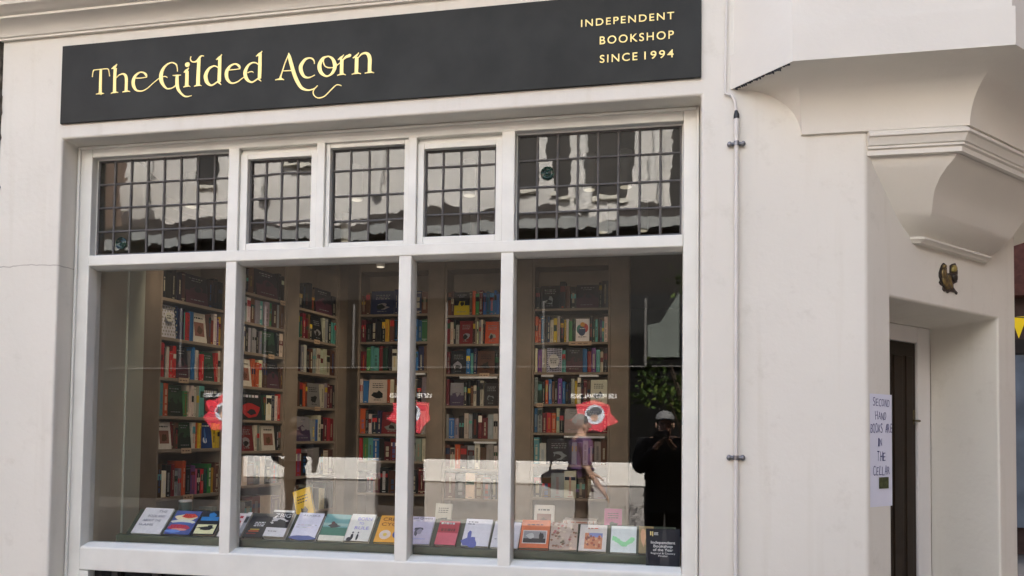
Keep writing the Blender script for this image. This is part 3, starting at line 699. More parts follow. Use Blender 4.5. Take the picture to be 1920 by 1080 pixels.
def face_book(w, h, t, k, rg, art=None):
    """book shown face-out, cover at y = 0, leaning handled by the caller"""
    m = MB(); c = colour(k, rg); pg = lin((.82, .77, .66))
    m.box(0, w, 0, .002, 0, h, c=c); m.box(0, w, t-.002, t, 0, h, c=c); m.box(0, .002, .0021, t-.0021, 0, h, c=c)
    m.box(.0025, w-.003, .0021, t-.0021, .002, h-.003, c=pg)
    cover_art(m, w, h, k, rg, art)
    return m

# particular covers
def art_pattern(fg, ring):
    def f(q, blob, words):
        for i in range(6):
            for j in range(9):
                blob(.1+.16*i+(.08 if j % 2 else 0), .08+.105*j, .052, .036, fg, 0, 6)
        blob(.5, .62, .24, .15, ring, 0); words(.64, 'k', .36, .64, .03); words(.57, 'k', .36, .64, .03)
    return f
def art_circles(q, blob, words):
    blob(.32, .55, .26, .2, (.30, .55, .50)); blob(.66, .60, .26, .2, (.80, .28, .24)); blob(.46, .46, .26, .2, (.14, .22, .38)); blob(.5, .75, .18, .1, (.88, .62, .2)); words(.56, 'W', .3, .7, .035); words(.2, 'k', .2, .8, .03)
def art_wreath(q, blob, words):
    for i in range(9):
        for j in range(11): blob(.06+.11*i, .05+.09*j, .040, .03, 'B', .3, 7)
    blob(.5, .42, .36, .30, (.85, .83, .82)); words(.5, 'k', .25, .75, .035); words(.42, 'k', .25, .75, .035); words(.34, 'k', .3, .7, .035)
def art_two(top, bot, split=.45):
    def f(q, blob, words):
        q(.0, split, 1, 1, top); q(0, 0, 1, split, bot); words(.86, 'e', .2, .8, .035); words(.78, 'e', .3, .7, .03); blob(.5, .45, .3, .16, bot, .4, 12); blob(.55, .5, .14, .1, top, .4, 9); words(.12, 'e', .2, .8, .025)
    return f
def art_sail(q, blob, words):
    q(.0, .0, 1, 1, (.07, .22, .46)); blob(.35, .3, .2, .12, 'W', .3, 9); blob(.4, .5, .1, .3, (.25, .45, .7), .1, 5); words(.85, 'W', .2, .8, .05)
def art_lines(ink='R'):
    def f(q, blob, words):
        for z in (.80, .72, .64): words(z, ink, .2, .8, .03)
        blob(.5, .34, .26, .15, ink, .5, 11); blob(.46, .3, .16, .1, 'k', .4, 9); words(.1, ink, .3, .7, .025)
    return f
def art_redsplash(q, blob, words):
    q(0, 0, 1, 1, (.08, .08, .10)); blob(.5, .35, .42, .26, (.72, .12, .13), .2, 14); blob(.55, .28, .2, .1, 'k', .3, 10); words(.82, 'W', .08, .92, .09)
def art_square(bgc, sq):
    def f(q, blob, words):
        q(0, 0, 1, 1, bgc); q(.15, .2, .85, .68, sq); words(.8, 'k', .2, .8, .05); blob(.5, .4, .2, .14, 'n', .3)
    return f
ARTS = dict(pat=art_pattern((.62, .60, .55), (.80, .78, .73)), cir=art_circles, wre=art_wreath, sail=art_sail, lin=art_lines('e'), ink=art_lines('k'), red=art_redsplash,
            grn=art_two((.16, .28, .18), (.10, .16, .11)), sq=art_square((.84, .80, .74), (.55, .35, .28)), two=art_two((.55, .53, .55), (.25, .18, .30)), yb=art_two((.10, .09, .08), (.85, .75, .12), .42),
            mul=art_two((.13, .11, .15), (.30, .14, .2)), cyl=art_two((.62, .60, .60), (.66, .56, .55), .55))

all_books = []
def fill_shelf(seq, x0, x1, z, gap, case, shelf_no, frame, rg, depth=.21, stuff=None):
    """seq: one token a book; a letter is a spine, F<letter>[:art] a face-out cover, '_' a space, '|' nothing"""
    toks = [t for t in seq.split() if t != '|']
    ws = []
    for t in toks:
        if t == '_': ws.append(rg.uniform(.02, .04))
        elif t[0] == 'F': ws.append(rg.uniform(.115, .135))
        else: ws.append(rg.uniform(.017, .036))
    sc = (x1-x0-.006)/sum(ws); x = x0+.003
    n = 0
    for t, w in zip(toks, ws):
        w *= sc
        if t == '_': x += w; continue
        n += 1
        hmax = gap-.022-.018
        if t[0] == 'F':
            k = t[1]; art = ARTS.get(t[3:]) if len(t) > 2 else None
            h = min(hmax, rg.uniform(.205, .225)); bw = w-.006
            mb = face_book(bw, h, rg.uniform(.014, .024), k, rg, art)
            M = frame @ Matrix.Translation((x+.003, .012, z+.0015)) @ Matrix.Rotation(R(rg.uniform(-9, -5)), 4, 'X')
            lab = 'face-out %s book cover' % COL[k][0]
        else:
            k = t; h = min(hmax, rg.choice((.176, .19, .198, .21, .215, .225, .235))+rg.uniform(-.006, .006)); bw = w-.0012
            mb = spine_book(bw, h, rg.uniform(.12, .16), k, rg)
            M = frame @ Matrix.Translation((x+.0006, .006+abs(rg.gauss(.006, .008)), z+.0012))
            lab = '%s %s book' % ('thick' if bw > .033 else 'thin' if bw < .02 else 'upright', COL[k][0])
        x += w
        if stuff is not None:
            for p in range(len(mb.v)): mb.v[p] = tuple(M @ Vector(mb.v[p]))
            n0 = len(stuff.v); stuff.v += mb.v; stuff.f += [tuple(i+n0 for i in f) for f in mb.f]; stuff.mi += mb.mi; stuff.c += mb.c; stuff.sm += mb.sm
            continue
        o = mb.build('book', M_BOOK); o.matrix_world = M
        tag(o, '%s, %s from left, %s shelf down, %s' % (lab, WORD[n], WORD[shelf_no], case), 'book', 'books on the shelves')
        all_books.append(o)

def bookcase(label, frame, x0, x1, shelves, top=3.21, divs=(), fas=()):
    root = thing('bookcase', label, 'bookcase', group='built-in bookcases'); root.matrix_world = frame
    def part(n, *b):
        m = MB()
        for q in b: m.box(*q)
        o = m.build(n, M_WOOD, root); bevel(o, .002, 1); return o
    D = .24
    part('side_panel', (x0-.020, x0, 0, D, FZ, top)); part('side_panel', (x1, x1+.020, 0, D, FZ, top))
    for z in shelves: part('shelf', (x0, x1, .002, D, z-.022, z))
    part('back_panel', (x0, x1, D-.012, D-.002, FZ, top))
    part('top_rail', (x0, x1, .001, D-.013, top-.07, top)); part('plinth', (x0, x1, .004, D-.013, FZ, FZ+.09))
    for a, b in fas: part('fascia', (a, b, -.006, .05, FZ, top))
    for x, za, zb in divs: part('divider', (x-.008, x+.008, .004, D-.013, za+.0005, zb-.0225))
    return root

FRL = Matrix.Translation(LA) @ Matrix.Rotation(LANG, 4, 'Z')
FRB = Matrix.Translation((0, 3.12, 0))
stuff = MB()
rg = random.Random(21)
CASES = [
 ('nearest left bookcase', FRL, 0.0, .575, [2.53, 2.265, 1.995, 1.735, 1.512, 1.19, .85], 'tall taupe bookcase nearest the window on the left wall',
  ['k k k k n Fk:mul k k k', 'FW:pat B B t r b Fo:sq n R w u y', 'r r k w r r Fk:mul e b w R r Fg:grn r w', 't o FG:grn g w w w w t Fk:red', 'FW:sq R n FG:grn w o y Fb:sail y y', 'n w k R e e o k u p k r G g y n', 'k e n e w k n e e'], [], [(.597, .70)]),
 ('middle left bookcase', FRL, .72, 1.285, [2.71, 2.48, 2.25, 1.985, 1.725, 1.485, 1.22, .9], 'tall taupe bookcase in the middle of the left wall',
  ['k k n k Fk:mul k k', 'n e w n e t e g n e n', 'n o w k e e k e FG:grn k w', 'e FW:sq o o w w n Fn:mul n', 'w FR:red G w B w r', 'w r FR:lin w e w Fw:sq k k', 'r k w n k w k e k', 'k e k n w e'], [], [(1.307, 1.452)]),
 ('corner left bookcase', FRL, 1.475, 2.04, [2.695, 2.44, 2.15, 1.853, 1.556, 1.26, .95], 'tall taupe bookcase at the far end of the left wall',
  ['k k k k n Fk:mul k', 't G R R n k Fk:lin w e k t t', 'k e w k n e w w w w n', 'n k o n Fe:ink w e R R k', 'FW:two e b w k R r R', 'r k e e k w n', 'n k e k w k'], [], [(2.062, 2.20)]),
 ('corner back bookcase', FRB, -2.727, -2.075, [2.741, 2.483, 2.213, 1.914, 1.626, 1.378, 1.08], 'tall taupe bookcase beside the corner on the back wall',
  ['n n FB:lin B G k w B n', 'R k k k k y n k w e B b b g', 'R g t t r G k w y o w b B n', 'w b Fw:ink o w n k w e k k e', 'o k w B B FR:lin e n r k w', 'r g t b k R R w R w e e w', 'k B R k n e w k R'], [], [(-2.053, -1.914)]),
 ('middle back bookcase', FRB, -1.892, -1.398, [2.72, 2.455, 2.18, 1.89, 1.592, 1.32, 1.05], 'tall taupe bookcase in the middle of the back wall',
  ['n n Fy:yb n o g R b b b b b', 'R w k e FR:lin n w e w k Fo:lin', 'R Fk:lin b t B Fn:ink k', 'R Fe:two k k n w k w Fk:lin', 'e b e k w e k R R e w', 'n w o n e w n e w', 'n k w n e k'], [(-1.615, 2.455, 2.72)], [(-1.376, -1.098)]),
 ('right back bookcase', FRB, -1.076, -.421, [2.764, 2.461, 2.193, 1.912, 1.655, 1.375, 1.08], 'tall taupe bookcase farthest right on the back wall',
  ['k Fk:lin k n k Fk:mul k k', 'o o b k B w y w k y w g G FW:cir k G t k u t w', 'w u w FW:wre t FG:mul b R u t w k', 'e G k o b n k u b k B w y w k R n Fw:ink', 'b e R r o w k Fe:cyl Fk:mul R', 't w Fk:lin e n w n e n', 'k n e w k n e'], [], [(-.399, -.236)]),
]
for name, fr, x0, x1, sh, label, rows, divs, fas in CASES:
    bookcase(label, fr, x0, x1, sh, divs=divs, fas=fas)
    for i, (z, seq) in enumerate(zip(sh, rows)):
        gap = (3.14 if i == 0 else sh[i-1])-z
        if i == 0 and not seq.startswith('n n'): gap = min(gap, .30)
        last = i >= (5 if name in ('corner left bookcase', 'middle back bookcase', 'right back bookcase', 'corner back bookcase') else 6 if name != 'middle left bookcase' else 6) or (i == 0 and name != 'middle back bookcase' and name != 'corner back bookcase')
        fill_shelf(seq, x0, x1, z, gap, name, i+1, fr, rg, stuff=stuff if last else None)
o = stuff.build('shelf_books', M_BOOK)
tag(o, 'dim rows of books on the topmost and lowest shelves of the bookcases', 'books', None, 'stuff')

# price and subject tickets on the shelf edges
def ticket(fr, x, z, w, lab):
    m = MB(); m.box(-w/2, w/2, -.004, -.0012, -.030, .006, c=lin((.78, .66, .54)))
    for a in (-.3, 0, .25): m.box(w*(a-.1), w*(a+.08), -.0046, -.0041, -.016, -.009, c=lin((.4, .3, .25)))
    o = m.build('shelf_ticket', M_BOOK); o.matrix_world = fr @ Matrix.Translation((x, 0, z))
    tag(o, lab, 'ticket', 'tickets on the shelf edges')
for fr, x, z, w, lab in ((FRL, .20, 1.995, .09, 'cream ticket under the red books of the nearest left bookcase'), (FRL, .24, 1.512, .09, 'cream ticket under the sailing cover in the nearest left bookcase'), (FRL, .27, 1.19, .09, 'cream ticket on the shelf just above the white display book'),
                         (FRL, 1.12, 2.25, .07, 'cream ticket on the third shelf of the middle left bookcase'), (FRL, 1.25, 2.705, .06, 'cream ticket highest up on the middle left bookcase'), (FRL, 1.73, 2.44, .08, 'cream ticket highest up on the corner left bookcase'), (FRL, 1.76, 1.853, .08, 'cream ticket lowest on the corner left bookcase'),
                         (FRB, -1.53, 2.18, .09, 'cream ticket under the brown cover of the middle back bookcase'), (FRB, -.665, 2.461, .20, 'wide cream ticket under the cover with coloured circles'), (FRB, -1.02, 1.912, .06, 'small cream ticket at the left end of the right back bookcase')):
    ticket(fr, x, z, w, lab)

def rail(x0, x1, z, lab):
    m = MB(); m.box(x0, x1, -.006, -.001, z-.020, z-.002); o = m.build('ticket_rail', M_RAIL); bevel(o, .001, 1)
    tag(o, lab, 'ticket rail', 'white ticket rails on the back wall'); o.location = (0, 3.12, 0)
M_RAIL = mat('white_plastic_rail', (.80, .80, .80), .4, .4)
rail(-1.01, -.90, 2.172, 'short white ticket rail at the left of the right back bookcase, above the festival reflection')
rail(-.67, -.50, 2.172, 'white ticket rail at the right of the right back bookcase, above the festival reflection')
rail(-1.76, -1.41, 2.158, 'long white ticket rail across the middle back bookcase')
rail(-2.19, -2.085, 2.192, 'short white ticket rail at the right end of the corner back bookcase')
rail(-.80, -.44, 1.632, 'long white ticket rail low down on the right back bookcase')
rail(-1.62, -1.41, 1.570, 'white ticket rail low down on the middle back bookcase')

# ------------------------------------------------------------------ window display
rack = thing('display_rack', 'dark green sloping display ledge running behind the shop window', 'display rack')
m = MB()
m.prism([(.125, 1.018), (.125, 1.066), (.150, 1.072), (.172, 1.066), (.172, 1.018)], -2.905, .10, lambda u, v, w: (w, u, v)); o = m.build('lip', M_GREEN, rack); bevel(o, .003, 1)
TILT = R(46)
m = MB(); m.prism([(.173, 1.045), (.173+.20*math.cos(TILT), 1.045+.20*math.sin(TILT)), (.185+.20*math.cos(TILT), 1.035+.20*math.sin(TILT)), (.195, 1.03)], -2.895, .098, lambda u, v, w: (w, u, v)); m.build('sloping_board', M_GREEN, rack)
m = MB()
for x in (-2.5, -1.4, -.3): m.box(x, x+.03, .20, .25, FZ, 1.045)
m.build('legs', M_GREEN, rack)
m = MB(); m.box(-2.99, .115, .105, .60, .98, 1.015); m.build('base_shelf', M_WOOD, rack)

def lay_book(name_lab, x0, x1, L, k, t, art, texts=(), yaw=0):
    w = x1-x0
    mb = MB(); r0 = random.Random(name_lab); c = colour(k, r0, 0); pg = lin((.80, .77, .70))
    mb.box(0, w, 0, .002, 0, L, c=c); mb.box(0, w, t-.002, t, 0, L, c=c); mb.box(0, .002, .0021, t-.0021, 0, L, c=c)
    mb.box(.0025, w-.003, .0021, t-.0021, .002, L-.003, c=pg)
    cover_art(mb, w, L, k, r0, art)
    o = mb.build('display_book', M_BOOK)
    ny, nz = -math.sin(TILT), math.cos(TILT)
    base = Vector((x0, .190, 1.0645))+Vector((0, ny, nz))*(t+.001)
    o.matrix_world = Matrix.Translation(base) @ Matrix.Rotation(-(math.pi/2-TILT), 4, 'X') @ Matrix.Rotation(yaw, 4, 'Y')
    o.matrix_world = o.matrix_world @ Matrix.Rotation(r0.uniform(-.022, .022), 4, 'Y') @ Matrix.Rotation(r0.uniform(-.05, .03), 4, 'X')
    for s, u, v, cw, ch, mt in texts:
        text_mesh('lettering', s, mt, o, width=cw*w, height=ch*L, loc=(u*w, -.0062, v*L), rot=(R(90), 0, 0), extr=.0004)
    tag(o, name_lab, 'book', 'books laid out in the window')
def tinted(n, c): return mat(n, lin(c), .6, .2)
I_GREY = tinted('grey_ink', (.55, .55, .58)); I_RED = tinted('red_ink', (.80, .20, .22)); I_LILAC = tinted('lilac_ink', (.60, .58, .82)); I_BROWN = tinted('brown_ink', (.50, .28, .10)); I_BLACK = tinted('black_ink', (.10, .10, .11)); I_BLUE = tinted('blue_ink', (.2, .35, .75)); I_ORNG = tinted('orange_ink', (.88, .45, .15))
def plain(q, b, w): pass
def a_blue(q, b, w):
    q(0, 0, 1, 1, (.30, .36, .58)); 
    for i, (cx, cz, rx, rz, cc) in enumerate(((.5, .72, .44, .13, (.90, .84, .66)), (.62, .78, .3, .09, (.86, .36, .26)), (.5, .52, .46, .10, (.84, .84, .78)), (.5, .46, .4, .05, (.32, .42, .66)), (.45, .28, .42, .13, (.74, .26, .36)), (.5, .2, .3, .05, (.88, .62, .55)), (.3, .12, .3, .07, (.42, .56, .82)))): b(cx, cz, rx, rz, cc, .12, 16)
def a_hawk(q, b, w):
    q(0, 0, 1, 1, (.12, .13, .14)); q(.06, .03, .94, .42, (.88, .87, .68)); q(.1, .58, .9, .74, (.16, .47, .72)); b(.55, .82, .2, .1, (.16, .47, .72), .3, 8); b(.5, .27, .35, .07, (.1, .1, .1), .4, 12); b(.68, .33, .13, .06, (.1, .1, .1), .2, 8)
def a_zbig(q, b, w):
    q(0, .33, 1, .92, (.13, .13, .14)); q(0, .92, 1, 1, (.90, .89, .85)); b(.45, .60, .36, .13, (.85, .84, .83), .5, 20); b(.55, .52, .3, .09, (.13, .13, .14), .5, 18); w(.17, 'e', .15, .6, .03)
def a_coast(q, b, w):
    q(0, 0, 1, 1, (.90, .89, .93)); b(.5, .03, .5, .09, (.38, .42, .60), .15, 16); w(.5, 'W', .1, .9, .03); w(.4, 'W', .1, .8, .03)
def a_sea(q, b, w):
    q(0, .2, 1, 1, (.42, .62, .60)); q(0, .2, 1, .5, (.26, .47, .38)); q(0, .55, 1, .66, (.62, .74, .70)); q(0, 0, 1, .2, (.88, .86, .78)); b(.45, .56, .22, .08, (.22, .20, .19), .35, 12); b(.38, .66, .07, .06, (.35, .2, .18), .2, 8)
def a_born(q, b, w):
    q(0, 0, 1, 1, (.90, .89, .84)); b(.28, .14, .06, .13, (.13, .12, .12), .15, 10); b(.50, .14, .05, .13, (.13, .12, .12), .15, 10); b(.28, .30, .035, .035, (.13, .12, .12)); b(.50, .30, .03, .03, (.13, .12, .12)); b(.2, .05, .12, .07, (.13, .12, .12), .2, 8)
def a_cycle(q, b, w):
    q(0, 0, 1, 1, (.92, .66, .20)); b(.32, .28, .2, .17, (.90, .82, .76)); b(.32, .28, .07, .06, (.88, .76, .3)); b(.78, .30, .2, .17, (.22, .30, .55)); b(.78, .34, .1, .07, (.52, .48, .75))
def a_queens(q, b, w):
    q(0, 0, 1, 1, (.83, .80, .87)); b(.45, .55, .2, .06, (.35, .33, .37), .2, 10); b(.36, .42, .08, .13, (.38, .36, .40), .25, 10); b(.5, .45, .1, .1, (.62, .6, .66), .3, 10); w(.82, 'W', .1, .9, .03); q(.3, .16, .8, .2, (.74, .74, .88))
def a_redcov(q, b, w):
    q(0, .5, 1, 1, (.72, .18, .25)); q(0, 0, 1, .5, (.86, .40, .46)); w(.56, 'R', .15, .85, .12); w(.85, 'W', .1, .75, .07)
def a_leaf(q, b, w):
    q(0, 0, 1, 1, (.89, .88, .90)); b(.3, .12, .3, .22, (.38, .41, .68), .45, 14); b(.24, .36, .08, .2, (.38, .41, .68), .2, 7); w(.86, 'B', .1, .5, .03); w(.78, 'B', .1, .4, .03)
def a_pinkw(q, b, w):
    q(0, 0, 1, 1, (.90, .89, .90)); b(.35, .72, .12, .07, (.86, .5, .58), .2, 8); b(.62, .7, .1, .07, (.5, .6, .75), .2, 8); w(.3, 'e', .1, .7, .03)
def a_orange(q, b, w):
    q(0, 0, 1, 1, (.90, .48, .28)); q(.08, .15, .92, .62, (.90, .87, .84)); q(.11, .18, .89, .59, (.62, .61, .60)); q(.11, .18, .89, .33, (.20, .18, .17)); b(.72, .40, .08, .15, (.16, .14, .14), .3, 9); b(.35, .42, .14, .1, (.80, .80, .78), .3, 10); w(.80, 'R', .2, .75, .04)
def a_map(q, b, w):
    q(0, 0, 1, 1, (.80, .72, .65)); r1 = random.Random(4)
    for i in range(60): b(r1.random()*.9+.05, r1.random()*.9+.05, .05, .035, r1.choice([(.78, .48, .45), (.62, .45, .36), (.86, .80, .70), (.55, .50, .40), (.74, .60, .52)]), .4, 8)
def a_city(q, b, w):
    q(0, 0, 1, 1, (.89, .85, .80)); q(.2, .08, .85, .68, (.85, .58, .42)); q(.35, .52, .85, .68, (.55, .58, .75)); r1 = random.Random(9)
    for i in range(26): b(.24+.56*r1.random(), .12+.45*r1.random(), .04, .05, r1.choice([(.75, .42, .30), (.90, .72, .55), (.60, .40, .36)]), .3, 6)
    w(.8, 'o', .3, .75, .03)
def a_green(q, b, w):
    q(0, 0, 1, 1, (.89, .91, .88))
    for i in range(9): b(.12+.09*i, .52-.055*min(i, 5)+.06*max(0, i-4), .09, .10, (.62, .88, .64), .25, 9)
def a_dark(q, b, w):
    q(0, 0, 1, 1, (.17, .17, .17))
    for z, c0 in ((.62, 'W'), (.54, 'W'), (.46, 'W')): w(z, c0, .3, .85, .035)
    q(.2, .30, .7, .34, (.80, .70, .25)); q(.15, .22, .7, .27, (.78, .36, .16)); q(.1, .12, .6, .16, (.55, .18, .14))
def a_palegrey(q, b, w): q(0, 0, 1, 1, (.62, .62, .62)); q(0, .85, 1, 1, (.88, .87, .85)); q(.1, .55, .8, .8, (.2, .2, .2))
def a_pinktext(q, b, w): q(0, 0, 1, 1, (.88, .84, .83)); w(.78, 'r', .3, .9, .1); w(.55, 'r', .2, .9, .12); w(.3, 'r', .15, .8, .1); w(.08, 'r', .2, .8, .12)
def a_hands(q, b, w): q(0, 0, 1, 1, (.62, .54, .36)); b(.3, .6, .2, .3, (.86, .66, .48), .3, 9); b(.7, .4, .25, .2, (.82, .60, .42), .3, 9)
LBK = [
 ('white paperback with grey hand-drawn lettering at the left end of the ledge', -2.858, -2.678, .178, 'W', .010, plain, (('THE', .55, .80, .3, .10, I_GREY), ('BOOK AND', .28, .62, .58, .09, I_GREY), ('ABOUT THE', .18, .45, .62, .085, I_GREY), ('SLAMS', .12, .28, .5, .085, I_GREY))),
 ('blue paperback with cream and red swirling lettering', -2.655, -2.50, .168, 'B', .012, a_blue, (('BIG', .42, .70, .42, .16, I_RED), ('STOP', .12, .22, .6, .16, I_RED))),
 ('black book with a blue flash and a cream panel of a bird', -2.482, -2.35, .160, 'k', .018, a_hawk, ()),
 ('white book with pink lettering half behind the first mullion', -2.335, -2.215, .160, 'W', .010, a_pinktext, ()),
 ('grey book with a white top edge just right of the first mullion', -2.215, -2.19, .165, 'e', .020, a_palegrey, ()),
 ('black book with white title lines and an orange band', -2.178, -2.07, .160, 'k', .012, a_dark, ()),
 ('black and white book titled ZBIG', -2.058, -1.938, .175, 'W', .030, a_zbig, (('ZBIG', .2, .70, .75, .15, M_TEXTW),)),
 ('pale lilac book with a blue coastline along its foot', -1.908, -1.765, .172, 'W', .022, a_coast, (('ALASKA', .2, .84, .7, .06, I_GREY),)),
 ('sea green book with a swimmer and a cream foot', -1.752, -1.61, .172, 'w', .010, a_sea, ()),
 ('cream book lettered BORN TO RULE with small black figures', -1.603, -1.468, .174, 'w', .018, a_born, (('BORN', .32, .74, .58, .12, I_LILAC), ('TO', .42, .58, .2, .09, I_LILAC), ('RULE', .30, .40, .58, .12, I_LILAC))),
 ('yellow book with brown capitals and a blue globe', -1.440, -1.282, .176, 'y', .016, a_cycle, (('CREATE', .12, .77, .9, .13, I_BROWN), ('CYCLE', .12, .58, .8, .13, I_BROWN))),
 ('lilac book titled Old Queens just right of the middle mullion', -1.275, -1.142, .178, 'W', .010, a_queens, (('old Queens', .14, .88, .78, .08, I_BLACK),)),
 ('red and pink book leaning between two pale ones', -1.112, -1.002, .150, 'R', .016, a_redcov, ()),
 ('white book with a ragged violet shape along its foot', -.972, -.832, .172, 'W', .016, a_leaf, ()),
 ('white book with small pink and blue marks behind the third mullion', -.820, -.682, .166, 'W', .012, a_pinkw, ()),
 ('orange book with a black and white street photograph', -.672, -.526, .172, 'o', .018, a_orange, ()),
 ('book with a faded rose and cream patterned cover', -.521, -.384, .168, 'w', .012, a_map, ()),
 ('cream book with an orange and blue painted square', -.376, -.241, .166, 'w', .012, a_city, ()),
 ('white book with a pale green tick-shaped sweep', -.219, -.094, .160, 'W', .010, a_green, ()),
 ('tan book partly hidden behind the navy poster', -.082, -.010, .160, 'n', .012, a_hands, ()),
]
for a in LBK: lay_book(*a[:7], texts=a[7])

# award poster inside the glass
po = thing('award_poster', 'navy award poster in the bottom right corner of the window', 'poster')
m = MB(); m.box(-.045, .112, .0725, .0735, 1.032, 1.207); m.build('sheet', mat('navy_print', (.012, .016, .028), .3, .5, .1, 8), po)
m = MB(); m.box(-.026, -.020, .0718, .0724, 1.176, 1.194); m.box(-.016, -.012, .0718, .0724, 1.172, 1.194); m.build('emblem', M_GOLD, po)
m = MB(); m.box(-.008, .012, .0718, .0724, 1.188, 1.190); m.box(-.008, .010, .0718, .0724, 1.183, 1.185); m.box(-.008, .012, .0718, .0724, 1.178, 1.180); m.build('small_print', M_TEXTW, po)
for s, z, w, h in (('Independent', 1.137, .112, .0135), ('Bookshop', 1.120, .088, .0135), ('of the Year', 1.103, .092, .0135), ('Regional & Country', 1.089, .112, .0085), ('Finalist', 1.077, .042, .0085)):
    text_mesh('lettering', s, M_TEXTW, po, width=w, height=h, loc=(.034-w/2, .0722, z), rot=rx, extr=.0003, bold=.008 if h > .01 else 0)
adopt(po, (.034, .073, 1.032))

# table behind the window with piles and standing books
tb = thing('display_table', 'low wooden display table behind the window ledge', 'table', (-1.2, 1.35, FZ))
m = MB(); m.box(-1.25, 1.05, -.5, .5, .63, .66); o = m.build('table_top', M_WOOD, tb); bevel(o, .004, 1)
for sx in (-1.18, .93):
    for sy in (-.43, .38): m = MB(); m.box(sx, sx+.06, sy, sy+.06, 0, .629); m.build('leg', M_WOOD, tb)
TZ = FZ+.66
def stack(x, y, n, ks, lab):
    z = TZ+.001; r0 = random.Random(lab)
    for i in range(n):
        t = r0.uniform(.016, .03); m = spine_book(t, .20, .135, ks[i % len(ks)], r0)
        o = m.build('stacked_book', M_BOOK)
        o.matrix_world = Matrix.Translation((x+r0.uniform(-.008, .008), y+r0.uniform(-.01, .01), z)) @ Matrix.Rotation(r0.uniform(-.06, .06), 4, 'Z') @ Matrix.Translation((0, 0, t)) @ Matrix.Rotation(R(90), 4, 'Y')
        z += t+.0008
        tag(o, '%s %s book, %s up in %s' % ('thick' if t > .024 else 'slim', COL[ks[i % len(ks)]][0], WORD[i+1], lab), 'book', 'books in piles on the table')
stack(-1.62, 1.02, 3, 'wew', 'the pile at the left of the table'); stack(-1.30, 1.0, 3, 'wnw', 'the pile left of the cream standing book'); stack(-.98, 1.0, 4, 'wwew', 'the pile right of the cream standing book')
stack(-.55, .98, 5, 'nwenw', 'the tallest pile near the third mullion')
def stand(x, y, w, h, k, art, lab, roty=0, lean=-14):
    m = face_book(w, h, .02, k, random.Random(lab), art); o = m.build('standing_book', M_BOOK)
    o.matrix_world = Matrix.Translation((x, y, TZ+.003)) @ Matrix.Rotation(R(roty), 4, 'Y') @ Matrix.Rotation(R(lean), 4, 'X')
    tag(o, lab, 'book', 'books standing on the table')
stand(-1.43, 1.25, .11, .17, 'w', ARTS['ink'], 'cream book standing upright in the middle of the table')
stand(-.77, 1.25, .13, .18, 'w', ARTS['sq'], 'tan book standing on the table behind the third mullion')
stand(-.32, 1.25, .11, .17, 'p', ARTS['ink'], 'pink book standing at the right end of the table')
stand(-2.27, 1.02, .125, .25, 'y', art_lines('n'), 'mustard yellow book leaning to the left on the table', roty=-19)
m = MB(); m.tube([(0, 0, 0), (0, 0, .10)], .040, 20); m.tube([(0, 0, .101), (0, 0, .112)], .041, 20, mi=1)
o = m.build('mug', [mat('green_enamel', (.03, .075, .065), .3, .5), M_DOORFRAME]); o.location = (-2.98, .86, 1.08); tag(o, 'dark green mug with a white rim behind the white display book', 'mug')
m = MB(); m.tube([(-3.0, .86, FZ), (-3.0, .86, 1.04)], .05, 16); m.tube([(-3.0, .86, 1.04), (-3.0, .86, 1.079)], .11, 24); o = m.build('pedestal', M_WOOD); tag(o, 'small wooden pedestal under the green mug', 'stand')

# cylinder spotlights on the shop ceiling, lit
M_LAMPB = mat('white_lamp_body', (.75, .73, .70), .5, .3)
M_LENS = bpy.data.materials.new('lamp_lens'); M_LENS.use_nodes = True
_b = M_LENS.node_tree.nodes['Principled BSDF']; _b.inputs['Emission Color'].default_value = (1, .86, .66, 1); _b.inputs['Emission Strength'].default_value = .14
LAMPS = [((-2.93, .76), (-3.15, 1.25, 1.4), 9), ((-1.82, .78), (-2.98, 2.5, 2.1), 15), ((-1.11, .80), (-2.3, 3.1, 1.5), 14), ((-.39, .80), (-1.6, 3.1, 1.5), 12), ((-.18, .78), (-.75, 3.1, 1.55), 14),
         ((-2.30, 1.75), (-3.05, 1.75, 1.7), 9), ((-1.30, 1.75), (-2.2, 3.1, 1.6), 7), ((-.38, 1.75), (-.9, 3.1, 1.6), 7), ((-2.35, 2.62), (-2.93, 2.62, 2.3), 5), ((-.1, 1.75), (-1.2, .35, .9), 6)]
for i, ((x, y), aim, e) in enumerate(LAMPS):
    t = thing('ceiling_spotlight', 'lit white cylinder spotlight %s, aimed at the %s' % (('near the window', 'deeper inside')[i > 4], ('nearest left bookcase', 'left wall pillar', 'corner back bookcase', 'middle back bookcase', 'right back bookcase', 'middle left bookcase', 'corner of the room', 'lower right shelves', 'pillar end', 'table')[i]), 'spotlight', (x, y, 3.28), group='ceiling spotlights')
    m = MB(); m.tube([(0, 0, -.001), (0, 0, -.21)], .038, 20); m.build('housing', M_LAMPB, t)
    m = MB(); m.tube([(0, 0, -.2102), (0, 0, -.213)], .031, 20); m.build('lens', M_LENS, t)
    ld = bpy.data.lights.new('spot', 'SPOT'); ld.energy = e*.34; ld.color = (1, .84, .64); ld.spot_size = R(80); ld.spot_blend = .9; ld.shadow_soft_size = .035
    lo = bpy.data.objects.new('spot', ld); C.objects.link(lo); lo.parent = t; lo.location = (0, 0, -.225)
    d = Vector(aim)-Vector((x, y, 3.055)); lo.rotation_euler = d.to_track_quat('-Z', 'Y').to_euler()

# ------------------------------------------------------------------ the street in front (seen in the glass)
m = MB(); m.box(-120, 120, -120, 120, G-.3, G-.004)
struct(m, 'street', mat('asphalt', (.065, .06, .056), .7, .3, .25, 1.4, .2, 12))
m = MB(); m.box(-40, 40, -3.0, W-.002, G-.003, G)
struct(m, 'pavement', mat('paving_slabs', (.10, .092, .084), .7, .3, .2, 2.5))

